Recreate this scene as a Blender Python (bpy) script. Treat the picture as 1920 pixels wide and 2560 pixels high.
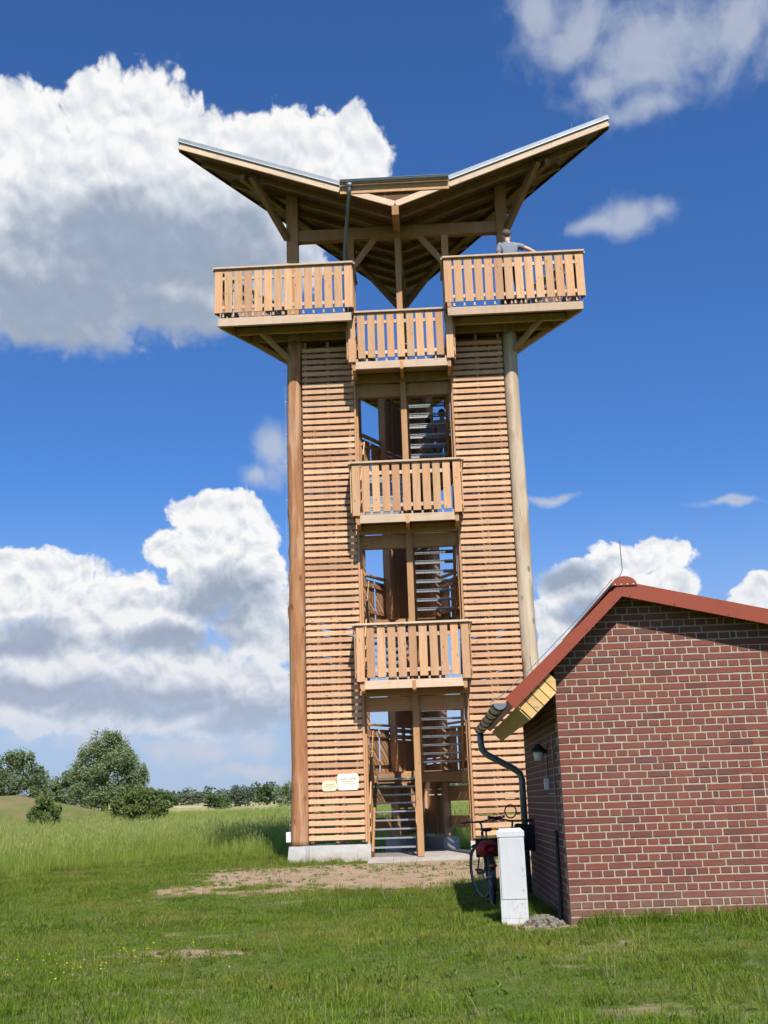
import bpy, math, random
import numpy as np
from mathutils import Matrix, Vector, Euler
R = math.radians
random.seed(7); RNG = np.random.default_rng(7)
sc = bpy.context.scene
for o in list(bpy.data.objects): bpy.data.objects.remove(o)
COL = sc.collection

# ------------------------------------------------------------------ camera
CAM_H, F_PX, PITCH, ROLL = 1.3, 2783.0, 14.6, 1.93
cd = bpy.data.cameras.new('camera'); cam = bpy.data.objects.new('camera', cd); COL.objects.link(cam)
cd.sensor_fit = 'VERTICAL'; cd.sensor_height = 36.0; cd.lens = F_PX / 2560 * 36.0
cd.clip_start = 0.1; cd.clip_end = 12000
p, r = R(PITCH), R(ROLL)
fw = Vector((0, math.cos(p), math.sin(p))); rt = Vector((1, 0, 0)); up = rt.cross(fw)
RX = rt * math.cos(r) - up * math.sin(r); UX = up * math.cos(r) + rt * math.sin(r)
m = Matrix((RX, UX, -fw)).transposed().to_4x4(); m.translation = (0, 0, CAM_H)
cam.matrix_world = m; sc.camera = cam

# ------------------------------------------------------------------ light
SUN = Vector((0.18, -1.0, 1.2)).normalized()           # towards the sun
sd = bpy.data.lights.new('sun', 'SUN'); sd.energy = 5.0; sd.angle = R(0.53); sd.color = (1.0, 0.955, 0.88)
so = bpy.data.objects.new('sun', sd); COL.objects.link(so)
so.rotation_euler = SUN.to_track_quat('Z', 'Y').to_euler(); so.location = SUN * 60
sc.view_settings.view_transform = 'Standard'; sc.view_settings.look = 'None'
sc.view_settings.exposure = 0.45; sc.view_settings.gamma = 1.0; sc.view_settings.use_curve_mapping = False
sc.render.engine = 'CYCLES'
cy = sc.cycles; cy.max_bounces = 4; cy.diffuse_bounces = 1; cy.glossy_bounces = 2; cy.transmission_bounces = 3
cy.transparent_max_bounces = 8; cy.use_denoising = True; cy.caustics_reflective = False; cy.caustics_refractive = False
cy.sample_clamp_indirect = 6.0
cy.use_adaptive_sampling = True; cy.adaptive_threshold = 0.025; cy.adaptive_min_samples = 10

# node helper ------------------------------------------------------
class NT:
    def __init__(s, tree): s.t = tree; s.n = tree.nodes; s.l = tree.links
    def new(s, kind, **kw):
        nd = s.n.new(kind)
        for k, v in kw.items(): setattr(nd, k, v)
        return nd
    def put(s, sock, v):
        if v is None: return
        if isinstance(v, bpy.types.NodeSocket): s.l.new(v, sock)
        else:
            try: sock.default_value = v
            except Exception: sock.default_value = tuple(v) + (1.0,)
    def m(s, op, a, b=None, c=None, clamp=False):
        nd = s.new('ShaderNodeMath', operation=op, use_clamp=clamp)
        for i, v in enumerate((a, b, c)): s.put(nd.inputs[i], v)
        return nd.outputs[0]
    def v(s, op, a, b=None, scale=None):
        nd = s.new('ShaderNodeVectorMath', operation=op)
        s.put(nd.inputs[0], a); s.put(nd.inputs[1], b)
        if scale is not None: s.put(nd.inputs['Scale'], scale)
        return nd.outputs[1] if op in ('LENGTH', 'DOT_PRODUCT', 'DISTANCE') else nd.outputs[0]
    def noise(s, vec, scale, detail=4, rough=0.5, dist=0.0, out='Fac'):
        nd = s.new('ShaderNodeTexNoise'); s.put(nd.inputs['Vector'], vec)
        for k, v in (('Scale', scale), ('Detail', detail), ('Roughness', rough), ('Distortion', dist)): nd.inputs[k].default_value = v
        return nd.outputs[out]
    def voro(s, vec, scale, detail=0.0, feature='F1', rnd=1.0, rough=0.5):
        nd = s.new('ShaderNodeTexVoronoi', feature=feature); s.put(nd.inputs['Vector'], vec)
        nd.inputs['Scale'].default_value = scale; nd.inputs['Randomness'].default_value = rnd
        if 'Detail' in nd.inputs: nd.inputs['Detail'].default_value = detail
        if 'Roughness' in nd.inputs: nd.inputs['Roughness'].default_value = rough
        return nd.outputs['Distance']
    def ramp(s, fac, stops, interp='LINEAR'):
        nd = s.new('ShaderNodeValToRGB'); cr = nd.color_ramp; cr.interpolation = interp
        while len(cr.elements) < len(stops): cr.elements.new(0.5)
        for e, (pos, c) in zip(cr.elements, stops):
            e.position = pos; e.color = (c, c, c, 1) if not hasattr(c, '__len__') else tuple(c) + (1,)
        s.put(nd.inputs[0], fac); return nd.outputs[0]
    def mix(s, f, a, b, blend='MIX'):
        nd = s.new('ShaderNodeMix', data_type='RGBA', blend_type=blend)
        s.put(nd.inputs[0], f); s.put(nd.inputs[6], a if isinstance(a, bpy.types.NodeSocket) else tuple(a) + (1,))
        s.put(nd.inputs[7], b if isinstance(b, bpy.types.NodeSocket) else tuple(b) + (1,)); return nd.outputs[2]
    def mr(s, v, a, b, c=0.0, d=1.0, smooth=False):
        nd = s.new('ShaderNodeMapRange', interpolation_type='SMOOTHSTEP' if smooth else 'LINEAR')
        s.put(nd.inputs[0], v)
        for i, x in enumerate((a, b, c, d)): nd.inputs[i + 1].default_value = x
        return nd.outputs[0]

# ------------------------------------------------------------------ world: Nishita sky with cumulus
PUFFY = [(-16.6, 4.9, 6.0, 1.3), (-9.0, 4.2, 4.5, 1.0), (-19.46, 31.37, 4.76, 3.4), (-13.72, 33.07, 4.86, 3.07), (-8.53, 31.92, 4.53, 2.6), (-4.86, 32.38, 3.91, 2.61), (-1.18, 31.81, 2.54, 2.82), (-15.27, 27.93, 8.03, 4.52), (-8.51, 28.51, 6.66, 3.65), (-7.17, 27.58, 4.45, 2.33), (-17.22, 24.71, 5.52, 2.49), (-11.33, 25.49, 5.6, 2.15), (-8.87, 14.52, 2.49, 1.53), (-7.62, 13.7, 1.87, 1.84), (-11.12, 12.88, 1.63, 1.11), (-9.26, 11.27, 2.45, 2.23), (-7.2, 11.66, 2.07, 2.04), (-18.34, 10.76, 4.54, 2.14), (-14.05, 9.84, 3.93, 1.98), (-11.66, 9.06, 3.19, 1.8), (-6.39, 9.01, 2.46, 2.23), (-17.04, 7.27, 5.65, 2.32), (-11.21, 6.47, 4.93, 1.78), (-6.81, 5.4, 2.82, 1.99), (13.92, 11.53, 1.78, 0.99), (11.9, 11.28, 1.8, 1.2), (9.78, 10.22, 1.82, 1.41), (11.34, 9.51, 2.59, 1.6), (14.14, 9.71, 1.76, 1.38), (8.64, 8.47, 1.21, 1.61), (18.87, 8.93, 1.48, 1.35), (8.32, 6.87, 1.0, 1.2)]
SOFT = [(10.05, 38.12, 2.33, 1.87), (12.23, 36.82, 3.41, 2.4), (16.65, 35.82, 6.31, 3.23), (21.22, 35.64, 4.55, 2.65), (13.32, 34.38, 2.89, 1.41), (15.84, 33.11, 2.81, 0.89), (14.18, 28.34, 2.35, 1.22), (12.61, 27.97, 1.73, 0.57), (15.71, 28.5, 1.06, 0.93), (-5.7, 17.58, 1.28, 2.04), (-6.77, 16.36, 1.06, 0.61), (8.69, 14.77, 1.87, 0.28), (17.9, 13.78, 2.11, 0.27), (-16.91, 4.2, 5.21, 1.14), (-11.18, 4.5, 3.13, 0.78), (-9.99, 2.91, 2.55, 1.07), (-7.42, 3.04, 2.19, 0.98), (-14.44, 3.39, 3.04, 0.77), (-6.83, 1.66, 3.16, 0.58)]
DARK = [(-14.19, 27.63, 7.24, 3.04), (-9.39, 27.52, 5.94, 2.9), (-17.63, 24.67, 6.71, 2.29), (-11.52, 24.3, 5.99, 1.96), (-17.75, 22.93, 6.65, 1.35), (-8.44, 10.25, 2.86, 1.62), (-10.64, 8.25, 4.39, 0.8), (-16.79, 5.73, 5.25, 0.87), (-11.58, 5.09, 6.44, 0.88), (-17.84, 8.24, 2.63, 0.97), (-6.82, 4.21, 3.0, 0.99), (9.61, 10.63, 2.03, 0.81), (10.29, 8.97, 2.2, 0.7)]
wd = bpy.data.worlds.new('World'); sc.world = wd; wd.use_nodes = True
W = NT(wd.node_tree); W.n.clear()
sky = W.new('ShaderNodeTexSky', sky_type='NISHITA'); sky.sun_disc = False
sky.sun_elevation = math.asin(SUN.z); sky.sun_rotation = math.atan2(SUN.x, SUN.y)
sky.air_density = 1.0; sky.dust_density = 0.6; sky.ozone_density = 2.0; sky.altitude = 50
tc = W.new('ShaderNodeTexCoord').outputs['Generated']
sx = W.new('ShaderNodeSeparateXYZ'); W.put(sx.inputs[0], tc)
az = W.m('MULTIPLY', W.m('ARCTAN2', sx.outputs[0], sx.outputs[1]), 57.29578)
el = W.m('MULTIPLY', W.m('ARCSINE', sx.outputs[2]), 57.29578)
cx = W.new('ShaderNodeCombineXYZ'); W.put(cx.inputs[0], az); W.put(cx.inputs[1], el); P = cx.outputs[0]
def noise2(vec, scale, detail, rough, out='Fac'):
    nd = W.new('ShaderNodeTexNoise', noise_dimensions='2D'); W.put(nd.inputs['Vector'], vec)
    for k, v in (('Scale', scale), ('Detail', detail), ('Roughness', rough)): nd.inputs[k].default_value = v
    return nd.outputs[out]
def voro2(vec, scale, detail, rough):
    nd = W.new('ShaderNodeTexVoronoi', voronoi_dimensions='2D'); W.put(nd.inputs['Vector'], vec)
    for k, v in (('Scale', scale), ('Detail', detail), ('Roughness', rough)): nd.inputs[k].default_value = v
    return nd.outputs['Distance']
wn = W.v('SUBTRACT', noise2(P, 0.30, 2, 0.5, out='Color'), (0.5, 0.5, 0.5))
P1 = W.v('ADD', P, W.v('MULTIPLY', wn, (1.5, 1.2, 0)))
def field(blobs, vec, k=0.18):
    f = None
    for a, e, ra, re in blobs:
        l = W.v('LENGTH', W.v('MULTIPLY', W.v('SUBTRACT', vec, (a, e, 0)), (1 / ra, 1 / re, 0)))
        f = l if f is None else W.m('SMOOTH_MIN', f, l, k)
    return W.m('SUBTRACT', 1.0, f)
lowf = W.mr(el, 14.0, 22.0, 1.0, 0.0)      # farther clouds show finer billows
def two(a, b): return W.m('ADD', W.m('MULTIPLY', a, W.m('SUBTRACT', 1.0, lowf)), W.m('MULTIPLY', b, lowf))
nv = W.m('SUBTRACT', 0.5, voro2(P1, 0.85, 2.0, 0.55))
nA = W.m('SUBTRACT', two(noise2(P1, 0.42, 7, 0.54), noise2(P1, 0.85, 5, 0.54)), 0.5)
n0 = W.m('ADD', W.m('MULTIPLY', nv, 0.50), W.m('MULTIPLY', nA, 1.15))
def soft_billow(v): return W.m('ADD', two(noise2(v, 0.55, 3, 0.5), noise2(v, 1.15, 3, 0.5)), W.m('MULTIPLY', voro2(v, 0.8, 0.0, 0.5), -0.40))
nl0 = soft_billow(P1); nl1 = soft_billow(W.v('ADD', P1, (0.12, 0.40, 0)))
# all round, out of the picture, the same fair-weather cumulus drawn from noise
away = W.mr(W.m('ABSOLUTE', az), 26.0, 40.0)
gen = W.m('MULTIPLY', W.m('SUBTRACT', W.noise(W.v('MULTIPLY', tc, (1, 1, 2.2)), 2.6, 2, 0.5), 0.59), 5.0)
fp = W.m('MAXIMUM', field(PUFFY, P1), W.m('SUBTRACT', W.m('MULTIPLY', away, W.m('ADD', gen, 1.0)), 1.0))
fd0 = W.m('MAXIMUM', field(DARK, P1, 0.35), W.m('SUBTRACT', W.m('MULTIPLY', fp, away), 0.4))
fd = W.mr(W.m('ADD', fd0, W.m('MULTIPLY', nA, 0.9)), -0.45, 0.65, smooth=True)
dens = W.m('ADD', W.m('ADD', fp, 0.10), W.m('MULTIPLY', n0, W.mr(fd, 0, 1, 0.50, 0.38)))
a_hard = W.mr(dens, -0.02, 0.19, smooth=True)
a_low = W.mr(dens, -0.14, 0.42, smooth=True)
a_puff = W.m('ADD', W.m('MULTIPLY', a_hard, W.m('SUBTRACT', 1.0, fd)), W.m('MULTIPLY', a_low, fd))
fs = field(SOFT, P1, 0.3)
a_soft = W.m('MULTIPLY', W.mr(W.m('ADD', fs, W.m('MULTIPLY', nA, 1.5)), -0.15, 0.95, smooth=True), 0.74)
a_puff = W.m('MULTIPLY', a_puff, W.mr(el, 0.5, 5.5, 0.15, 1.0, smooth=True))
alpha = W.m('MAXIMUM', a_puff, a_soft)
relief = W.m('MULTIPLY', W.m('SUBTRACT', nl0, nl1), 0.72)
rim = W.mr(dens, 0.0, 0.5, 0.10, 0.0)
lit = W.m('SUBTRACT', W.m('ADD', W.m('ADD', 0.84, rim), W.m('MULTIPLY', relief, W.mr(fd, 0, 1, 0.9, 0.25))), W.m('MULTIPLY', fd, 0.56), clamp=True)
ccol = W.ramp(lit, [(0.0, (0.24, 0.31, 0.44)), (0.3, (0.36, 0.43, 0.55)), (0.62, (0.68, 0.73, 0.81)), (0.92, (1.0, 1.0, 1.0))])
ccol = W.mix(W.mr(el, 1.0, 11.0, 0.70, 0.0), ccol, (0.50, 0.56, 0.71))
soft_only = W.mr(a_puff, 0.0, 0.4, 1.0, 0.0)
ccol = W.mix(W.m('MULTIPLY', soft_only, 0.75), ccol, W.mix(W.mr(el, 6.0, 16.0), (0.62, 0.63, 0.73), (0.43, 0.50, 0.63)))
ccol10 = W.v('SCALE', ccol, scale=10.0)
skyc = W.mix(1.0, sky.outputs[0], (0.50, 0.92, 1.50), 'MULTIPLY')
haze = W.mr(el, -1.0, 17.0, 0.86, 0.0, smooth=True)
skyc = W.mix(haze, skyc, (4.7, 5.6, 7.6))
final = W.mix(alpha, skyc, ccol10)
bg = W.new('ShaderNodeBackground'); W.put(bg.inputs[0], final); bg.inputs[1].default_value = 0.07
W.l.new(bg.outputs[0], W.new('ShaderNodeOutputWorld').inputs[0])
wd.cycles.sampling_method = 'NONE'

# ------------------------------------------------------------------ mesh helpers
class MB:
    def __init__(s): s.v = []; s.f = []; s.t = []
    def add(s, vs, fs, tint=None):
        b = len(s.v); s.v += [tuple(q) for q in vs]; s.f += [tuple(i + b for i in f) for f in fs]
        s.t += [tint if tint is not None else 0.5] * len(vs); return s
    def hexa(s, q, tint=None):   # q: 4 bottom (ccw) + 4 top
        return s.add(q, [(3, 2, 1, 0), (4, 5, 6, 7), (0, 1, 5, 4), (1, 2, 6, 5), (2, 3, 7, 6), (3, 0, 4, 7)], tint)
    def box(s, c, d, tint=None):
        x, y, z = c; a, b, h = d[0] / 2, d[1] / 2, d[2] / 2
        return s.hexa([(x - a, y - b, z - h), (x + a, y - b, z - h), (x + a, y + b, z - h), (x - a, y + b, z - h),
                       (x - a, y - b, z + h), (x + a, y - b, z + h), (x + a, y + b, z + h), (x - a, y + b, z + h)], tint)
    def bar(s, p0, p1, w, h, upv=(0, 0, 1), tint=None):
        p0, p1 = Vector(p0), Vector(p1); x = (p1 - p0).normalized(); y = Vector(upv).cross(x)
        if y.length < 1e-5: y = Vector((0, 1, 0)).cross(x)
        y.normalize(); z = x.cross(y); y *= w / 2; z *= h / 2
        return s.hexa([p0 - y - z, p1 - y - z, p1 + y - z, p0 + y - z, p0 - y + z, p1 - y + z, p1 + y + z, p0 + y + z], tint)
    def prism(s, pts, d, tint=None):   # planar polygon pts (3d) extruded by vector d
        n = len(pts); q = [Vector(a) for a in pts]; d = Vector(d); vs = q + [a + d for a in q]
        fs = [tuple(range(n - 1, -1, -1)), tuple(range(n, 2 * n))] + [(i, (i + 1) % n, n + (i + 1) % n, n + i) for i in range(n)]
        return s.add(vs, fs, tint)
    def tube(s, path, rad, n=8, tint=None, caps=True, closed=False):
        path = [Vector(a) for a in path]; k = len(path)
        rad = rad if hasattr(rad, '__len__') else [rad] * k
        vs = []; prev = None
        for i, q in enumerate(path):
            if closed: t = path[(i + 1) % k] - path[i - 1]
            else: t = path[min(i + 1, k - 1)] - path[max(i - 1, 0)]
            t.normalize()
            if prev is None:
                a = t.cross(Vector((0, 0, 1)))
                if a.length < 0.05: a = t.cross(Vector((1, 0, 0)))
            else: a = prev - t * prev.dot(t)
            a.normalize(); prev = a; b = t.cross(a)
            for j in range(n):
                th = 2 * math.pi * j / n; vs.append(q + (a * math.cos(th) + b * math.sin(th)) * rad[i])
        fs = []
        for i in range(k if closed else k - 1):
            i2 = (i + 1) % k
            for j in range(n): fs.append((i * n + j, i * n + (j + 1) % n, i2 * n + (j + 1) % n, i2 * n + j))
        if caps and not closed: fs += [tuple(range(n - 1, -1, -1)), tuple(range((k - 1) * n, k * n))]
        return s.add(vs, fs, tint)
    def lathe(s, prof, c, n=16, tint=None):   # prof: (r,z) list, about vertical axis through c
        vs = []
        for rr, z in prof:
            for j in range(n):
                th = 2 * math.pi * j / n; vs.append((c[0] + rr * math.cos(th), c[1] + rr * math.sin(th), c[2] + z))
        fs = [(i * n + j, i * n + (j + 1) % n, (i + 1) * n + (j + 1) % n, (i + 1) * n + j) for i in range(len(prof) - 1) for j in range(n)]
        fs += [tuple(range(n - 1, -1, -1)), tuple(range((len(prof) - 1) * n, len(prof) * n))]
        return s.add(vs, fs, tint)
    def mesh(s, name, smooth=False):
        me = bpy.data.meshes.new(name); me.from_pydata(s.v, [], s.f); me.update()
        at = me.attributes.new('tint', 'FLOAT', 'POINT'); at.data.foreach_set('value', np.array(s.t, dtype=np.float32))
        if smooth: me.polygons.foreach_set('use_smooth', [True] * len(me.polygons))
        return me
def obj(name, me, mat=None, parent=None, loc=None, rot=None, smooth=False):
    if isinstance(me, MB): me = me.mesh(name, smooth)
    o = bpy.data.objects.new(name, me); COL.objects.link(o)
    if mat is not None and not me.materials: me.materials.append(mat)
    if parent is not None: o.parent = parent
    if loc is not None: o.location = loc
    if rot is not None: o.rotation_euler = rot
    return o
def tag(o, label=None, cat=None, group=None, kind=None):
    for k, v in (('label', label), ('category', cat), ('group', group), ('kind', kind)):
        if v: o[k] = v
    return o
def thing(name, label, cat, loc=(0, 0, 0), rotz=0.0, group=None):
    e = bpy.data.objects.new(name, None); COL.objects.link(e); e.empty_display_size = 0.2
    e.location = loc; e.rotation_euler = (0, 0, rotz); return tag(e, label, cat, group)
def chamfer_box(L, w, h, c):
    a = (L / 2, w / 2, h / 2); vs = []; idx = {}
    for sxx in (-1, 1):
        for syy in (-1, 1):
            for szz in (-1, 1):
                s3 = (sxx, syy, szz)
                for ax in range(3):
                    q = [s3[i] * (a[i] - (0 if i == ax else c)) for i in range(3)]
                    idx[(s3, ax)] = len(vs); vs.append(tuple(q))
    fs = []
    for ax in range(3):
        u, v = (ax + 1) % 3, (ax + 2) % 3
        for sg in (-1, 1):
            q = []
            for su, sv in ((-1, -1), (1, -1), (1, 1), (-1, 1)):
                k = [0, 0, 0]; k[ax] = sg; k[u] = su; k[v] = sv; q.append(idx[(tuple(k), ax)])
            fs.append(q if sg > 0 else q[::-1])
    for ax in range(3):       # edges along axis ax
        u, v = (ax + 1) % 3, (ax + 2) % 3
        for su in (-1, 1):
            for sv in (-1, 1):
                lo = [0, 0, 0]; lo[u] = su; lo[v] = sv; hi = list(lo); lo[ax] = -1; hi[ax] = 1; lo, hi = tuple(lo), tuple(hi)
                q = [idx[(lo, u)], idx[(hi, u)], idx[(hi, v)], idx[(lo, v)]]
                fs.append(q[::-1] if su * sv > 0 else q)
    for sxx in (-1, 1):
        for syy in (-1, 1):
            for szz in (-1, 1):
                s3 = (sxx, syy, szz); q = [idx[(s3, i)] for i in range(3)]
                fs.append(q if sxx * syy * szz > 0 else q[::-1])
    return vs, fs
BOXES = {}
def box_mesh(L, w, h, mat, c=0.004):
    key = (round(L, 3), round(w, 3), round(h, 3), mat.name)
    if key not in BOXES:
        vs, fs = chamfer_box(L, w, h, min(c, w / 5, h / 5)); me = bpy.data.meshes.new('piece'); me.from_pydata(vs, [], fs); me.update()
        me.materials.append(mat); BOXES[key] = me
    return BOXES[key]
def beam(name, p0, p1, w, h, mat, parent, upv=(0, 0, 1), c=0.004):
    """a timber along p0-p1: local X is its length (and grain), w across, h along upv"""
    p0, p1 = Vector(p0), Vector(p1); d = p1 - p0; L = d.length; x = d / L; y = Vector(upv).cross(x)
    if y.length < 1e-4: y = Vector((0, 1, 0)).cross(x)
    y.normalize(); z = x.cross(y)
    o = obj(name, box_mesh(L, w, h, mat, c), mat, parent)
    M = Matrix((x, y, z)).transposed().to_4x4(); M.translation = (p0 + p1) / 2; o.matrix_basis = M
    return o

# ------------------------------------------------------------------ materials
def newmat(name):
    mt = bpy.data.materials.new(name); mt.use_nodes = True; T = NT(mt.node_tree)
    return mt, T, T.n['Principled BSDF']
def plain(name, col, rough=0.6, metal=0.0, var=0.12, scale=9.0, bump=0.0, spec=0.5):
    mt, T, b = newmat(name)
    c = T.new('ShaderNodeTexCoord').outputs['Object']; n = T.noise(c, scale, 5, 0.6)
    lo = tuple(x * (1 - var) for x in col); hi = tuple(min(1, x * (1 + var)) for x in col)
    T.put(b.inputs['Base Color'], T.mix(T.mr(n, 0.3, 0.7), lo, hi))
    b.inputs['Roughness'].default_value = rough; b.inputs['Metallic'].default_value = metal
    b.inputs['Specular IOR Level'].default_value = spec
    if bump:
        bp = T.new('ShaderNodeBump'); bp.inputs['Strength'].default_value = bump; bp.inputs['Distance'].default_value = 0.01
        T.put(bp.inputs['Height'], T.noise(c, scale * 4, 4, 0.6)); T.l.new(bp.outputs[0], b.inputs['Normal'])
    return mt
def wood(name, ca, cb, dark, grain=1.0, knots=0.55, grey=0.12, rough=0.72, stain=0.0):
    mt, T, b = newmat(name)
    c = T.new('ShaderNodeTexCoord').outputs['Object']; rnd = T.new('ShaderNodeObjectInfo').outputs['Random']
    off = T.new('ShaderNodeCombineXYZ')
    for i, k in enumerate((37.0, 91.0, 53.0)): T.put(off.inputs[i], T.m('MULTIPLY', rnd, k))
    q = T.v('ADD', c, off.outputs[0])
    g = T.noise(T.v('MULTIPLY', q, (1.1, 26, 26)), 1.6, 5, 0.6, 0.4)
    g2 = T.noise(T.v('MULTIPLY', q, (2.2, 90, 90)), 1.0, 3, 0.6)
    blot = T.noise(T.v('MULTIPLY', q, (1.6, 5, 5)), 1.0, 3, 0.55)
    base = T.mix(T.mr(T.m('FRACT', T.m('MULTIPLY', rnd, 7.13)), 0.1, 0.9), ca, cb)
    val = T.mr(T.m('FRACT', T.m('MULTIPLY', rnd, 3.77)), 0, 1, 0.78, 1.16)
    base = T.v('SCALE', base, scale=val)
    f = T.m('ADD', T.m('MULTIPLY', T.mr(g, 0.48, 0.75), 0.55 * grain), T.m('MULTIPLY', T.mr(g2, 0.5, 0.8), 0.32 * grain), clamp=True)
    col = T.mix(f, base, dark)
    col = T.mix(T.mr(blot, 0.5, 0.8, 0, grey), col, (0.42, 0.38, 0.34))
    kn = T.voro(T.v('MULTIPLY', q, (2.6, 9.5, 9.5)), 1.0, rnd=1.0)
    kf = T.m('MULTIPLY', T.mr(kn, 0.05, 0.13, 1, 0, smooth=True), knots)
    col = T.mix(kf, col, (0.13, 0.055, 0.022))
    gp = T.new('ShaderNodeNewGeometry').outputs['Position']
    wet = T.noise(T.v('MULTIPLY', gp, (5.5, 5.5, 0.32)), 1.0, 5, 0.62)
    col = T.mix(T.mr(wet, 0.52, 0.74, 0, 0.34), col, T.v('MULTIPLY', col, (0.62, 0.60, 0.60)))
    col = T.mix(T.mr(wet, 0.30, 0.44, 0.16, 0), col, (0.56, 0.48, 0.40))
    if stain:
        st = T.noise(T.v('MULTIPLY', q, (3.0, 3.0, 3.0)), 1.2, 5, 0.65)
        col = T.mix(T.mr(st, 0.55, 0.75, 0, stain), col, (0.16, 0.10, 0.07))
    T.put(b.inputs['Base Color'], col); b.inputs['Roughness'].default_value = rough; b.inputs['Specular IOR Level'].default_value = 0.25
    bp = T.new('ShaderNodeBump'); bp.inputs['Strength'].default_value = 0.25; bp.inputs['Distance'].default_value = 0.004
    T.put(bp.inputs['Height'], g); T.l.new(bp.outputs[0], b.inputs['Normal'])
    return mt
def logmat(name, ca, cb, streak, dark, sf):
    mt, T, b = newmat(name)
    c = T.new('ShaderNodeTexCoord').outputs['Object']
    g = T.noise(T.v('MULTIPLY', c, (14, 14, 0.9)), 1.0, 5, 0.6, 0.6)
    big = T.noise(T.v('MULTIPLY', c, (4.5, 4.5, 0.5)), 1.0, 4, 0.55, 0.3)
    col = T.mix(T.mr(g, 0.35, 0.65), ca, cb)
    col = T.mix(T.mr(big, 0.50, 0.60, 0, sf), col, streak)
    crack = T.noise(T.v('MULTIPLY', c, (30, 30, 1.3)), 1.0, 3, 0.6, 0.5)
    col = T.mix(T.mr(crack, 0.66, 0.72, 0, 0.85), col, dark)
    kn = T.voro(T.v('MULTIPLY', c, (3.0, 3.0, 1.6)), 1.0)
    col = T.mix(T.mr(kn, 0.06, 0.16, 0.75, 0, smooth=True), col, dark)
    T.put(b.inputs['Base Color'], col); b.inputs['Roughness'].default_value = 0.8; b.inputs['Specular IOR Level'].default_value = 0.2
    bp = T.new('ShaderNodeBump'); bp.inputs['Strength'].default_value = 0.5; bp.inputs['Distance'].default_value = 0.02
    T.put(bp.inputs['Height'], T.m('SUBTRACT', g, T.mr(crack, 0.64, 0.72))); T.l.new(bp.outputs[0], b.inputs['Normal'])
    return mt
M_LARCH = wood('larch_slat_wood', (0.67, 0.42, 0.25), (0.60, 0.335, 0.19), (0.38, 0.18, 0.085), knots=0.85, grey=0.22)
M_BOARD = wood('larch_board_wood', (0.60, 0.36, 0.19), (0.53, 0.29, 0.15), (0.33, 0.145, 0.066), grain=1.15, knots=0.75, grey=0.2)
M_BEAM = wood('structural_timber', (0.51, 0.285, 0.13), (0.46, 0.235, 0.10), (0.29, 0.13, 0.052), knots=0.7, grey=0.2)
M_FASCIA = wood('weathered_fascia_timber', (0.60, 0.44, 0.31), (0.56, 0.40, 0.28), (0.38, 0.24, 0.15), knots=0.75, grey=0.4)
M_RAFT = wood('shade_toned_roof_timber', (0.285, 0.145, 0.058), (0.25, 0.12, 0.048), (0.17, 0.075, 0.030), knots=0.6)  # darker copy of the structural timber, roof underside shade put into its colour
M_SOFFIT = wood('shade_toned_roof_boards', (0.165, 0.078, 0.030), (0.14, 0.063, 0.025), (0.09, 0.04, 0.016), knots=0.5, grey=0.1)  # boards darkened below their own wood tone, soffit shade painted into the colour
M_PINE = wood('yellow_pine_boards', (0.66, 0.43, 0.17), (0.62, 0.40, 0.15), (0.45, 0.24, 0.08), knots=0.5, grey=0.03)
M_LOG_RED = logmat('peeled_red_brown_log', (0.40, 0.20, 0.095), (0.30, 0.125, 0.055), (0.48, 0.31, 0.19), (0.13, 0.06, 0.03), 0.75)
M_LOG_GREY = logmat('peeled_grey_tan_log', (0.54, 0.44, 0.325), (0.44, 0.345, 0.24), (0.36, 0.22, 0.125), (0.13, 0.085, 0.055), 0.45)
def mat_concrete():
    mt, T, b = newmat('cast_concrete'); gp = T.new('ShaderNodeNewGeometry').outputs['Position']
    sp = T.new('ShaderNodeSeparateXYZ'); T.put(sp.inputs[0], gp)
    n = T.noise(gp, 6, 6, 0.65); nb_ = T.noise(T.v('MULTIPLY', gp, (3, 3, .8)), 1.4, 5, 0.65)
    col = T.mix(T.mr(n, 0.3, 0.7), (0.40, 0.385, 0.36), (0.52, 0.50, 0.465))
    col = T.mix(T.mr(nb_, 0.52, 0.75, 0, 0.5), col, (0.33, 0.30, 0.26))
    col = T.mix(T.m('MULTIPLY', T.mr(T.noise(gp, 14, 4, 0.7), 0.3, 0.6), T.mr(sp.outputs[2], 0.12, 0.36, 0.85, 0.0)), col, (0.27, 0.20, 0.135))
    T.put(b.inputs['Base Color'], col); b.inputs['Roughness'].default_value = 0.9
    bp = T.new('ShaderNodeBump'); bp.inputs['Strength'].default_value = 0.3; bp.inputs['Distance'].default_value = 0.01
    T.put(bp.inputs['Height'], n); T.l.new(bp.outputs[0], b.inputs['Normal']); return mt
M_CONC = mat_concrete()
M_PAD = plain('trowelled_concrete_pad', (0.36, 0.32, 0.28), 0.9, var=0.16, scale=4, bump=0.3)
M_ZINC = plain('zinc_sheet', (0.165, 0.19, 0.215), 0.5, 0.25, var=0.18, scale=3)
M_DRIP = plain('bright_zinc_lip', (0.50, 0.52, 0.54), 0.4, 0.1, var=0.05)
M_ZDARK = plain('titanium_zinc_gutter', (0.20, 0.225, 0.24), 0.42, 0.6, var=0.12, scale=6)
M_GALV = plain('galvanised_steel_grating', (0.40, 0.43, 0.45), 0.45, 0.7, var=0.15, scale=30)
M_WHITE = plain('white_plastic', (0.78, 0.78, 0.75), 0.5, var=0.05)
M_BLACK = plain('black_rubber', (0.018, 0.018, 0.02), 0.6, var=0.2)
M_REDM = plain('red_brown_coated_steel', (0.245, 0.050, 0.022), 0.42, 0.0, var=0.06, scale=2, spec=0.4)
M_SCREW = plain('dark_screw_heads', (0.16, 0.04, 0.03), 0.5, var=0.1)

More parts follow.
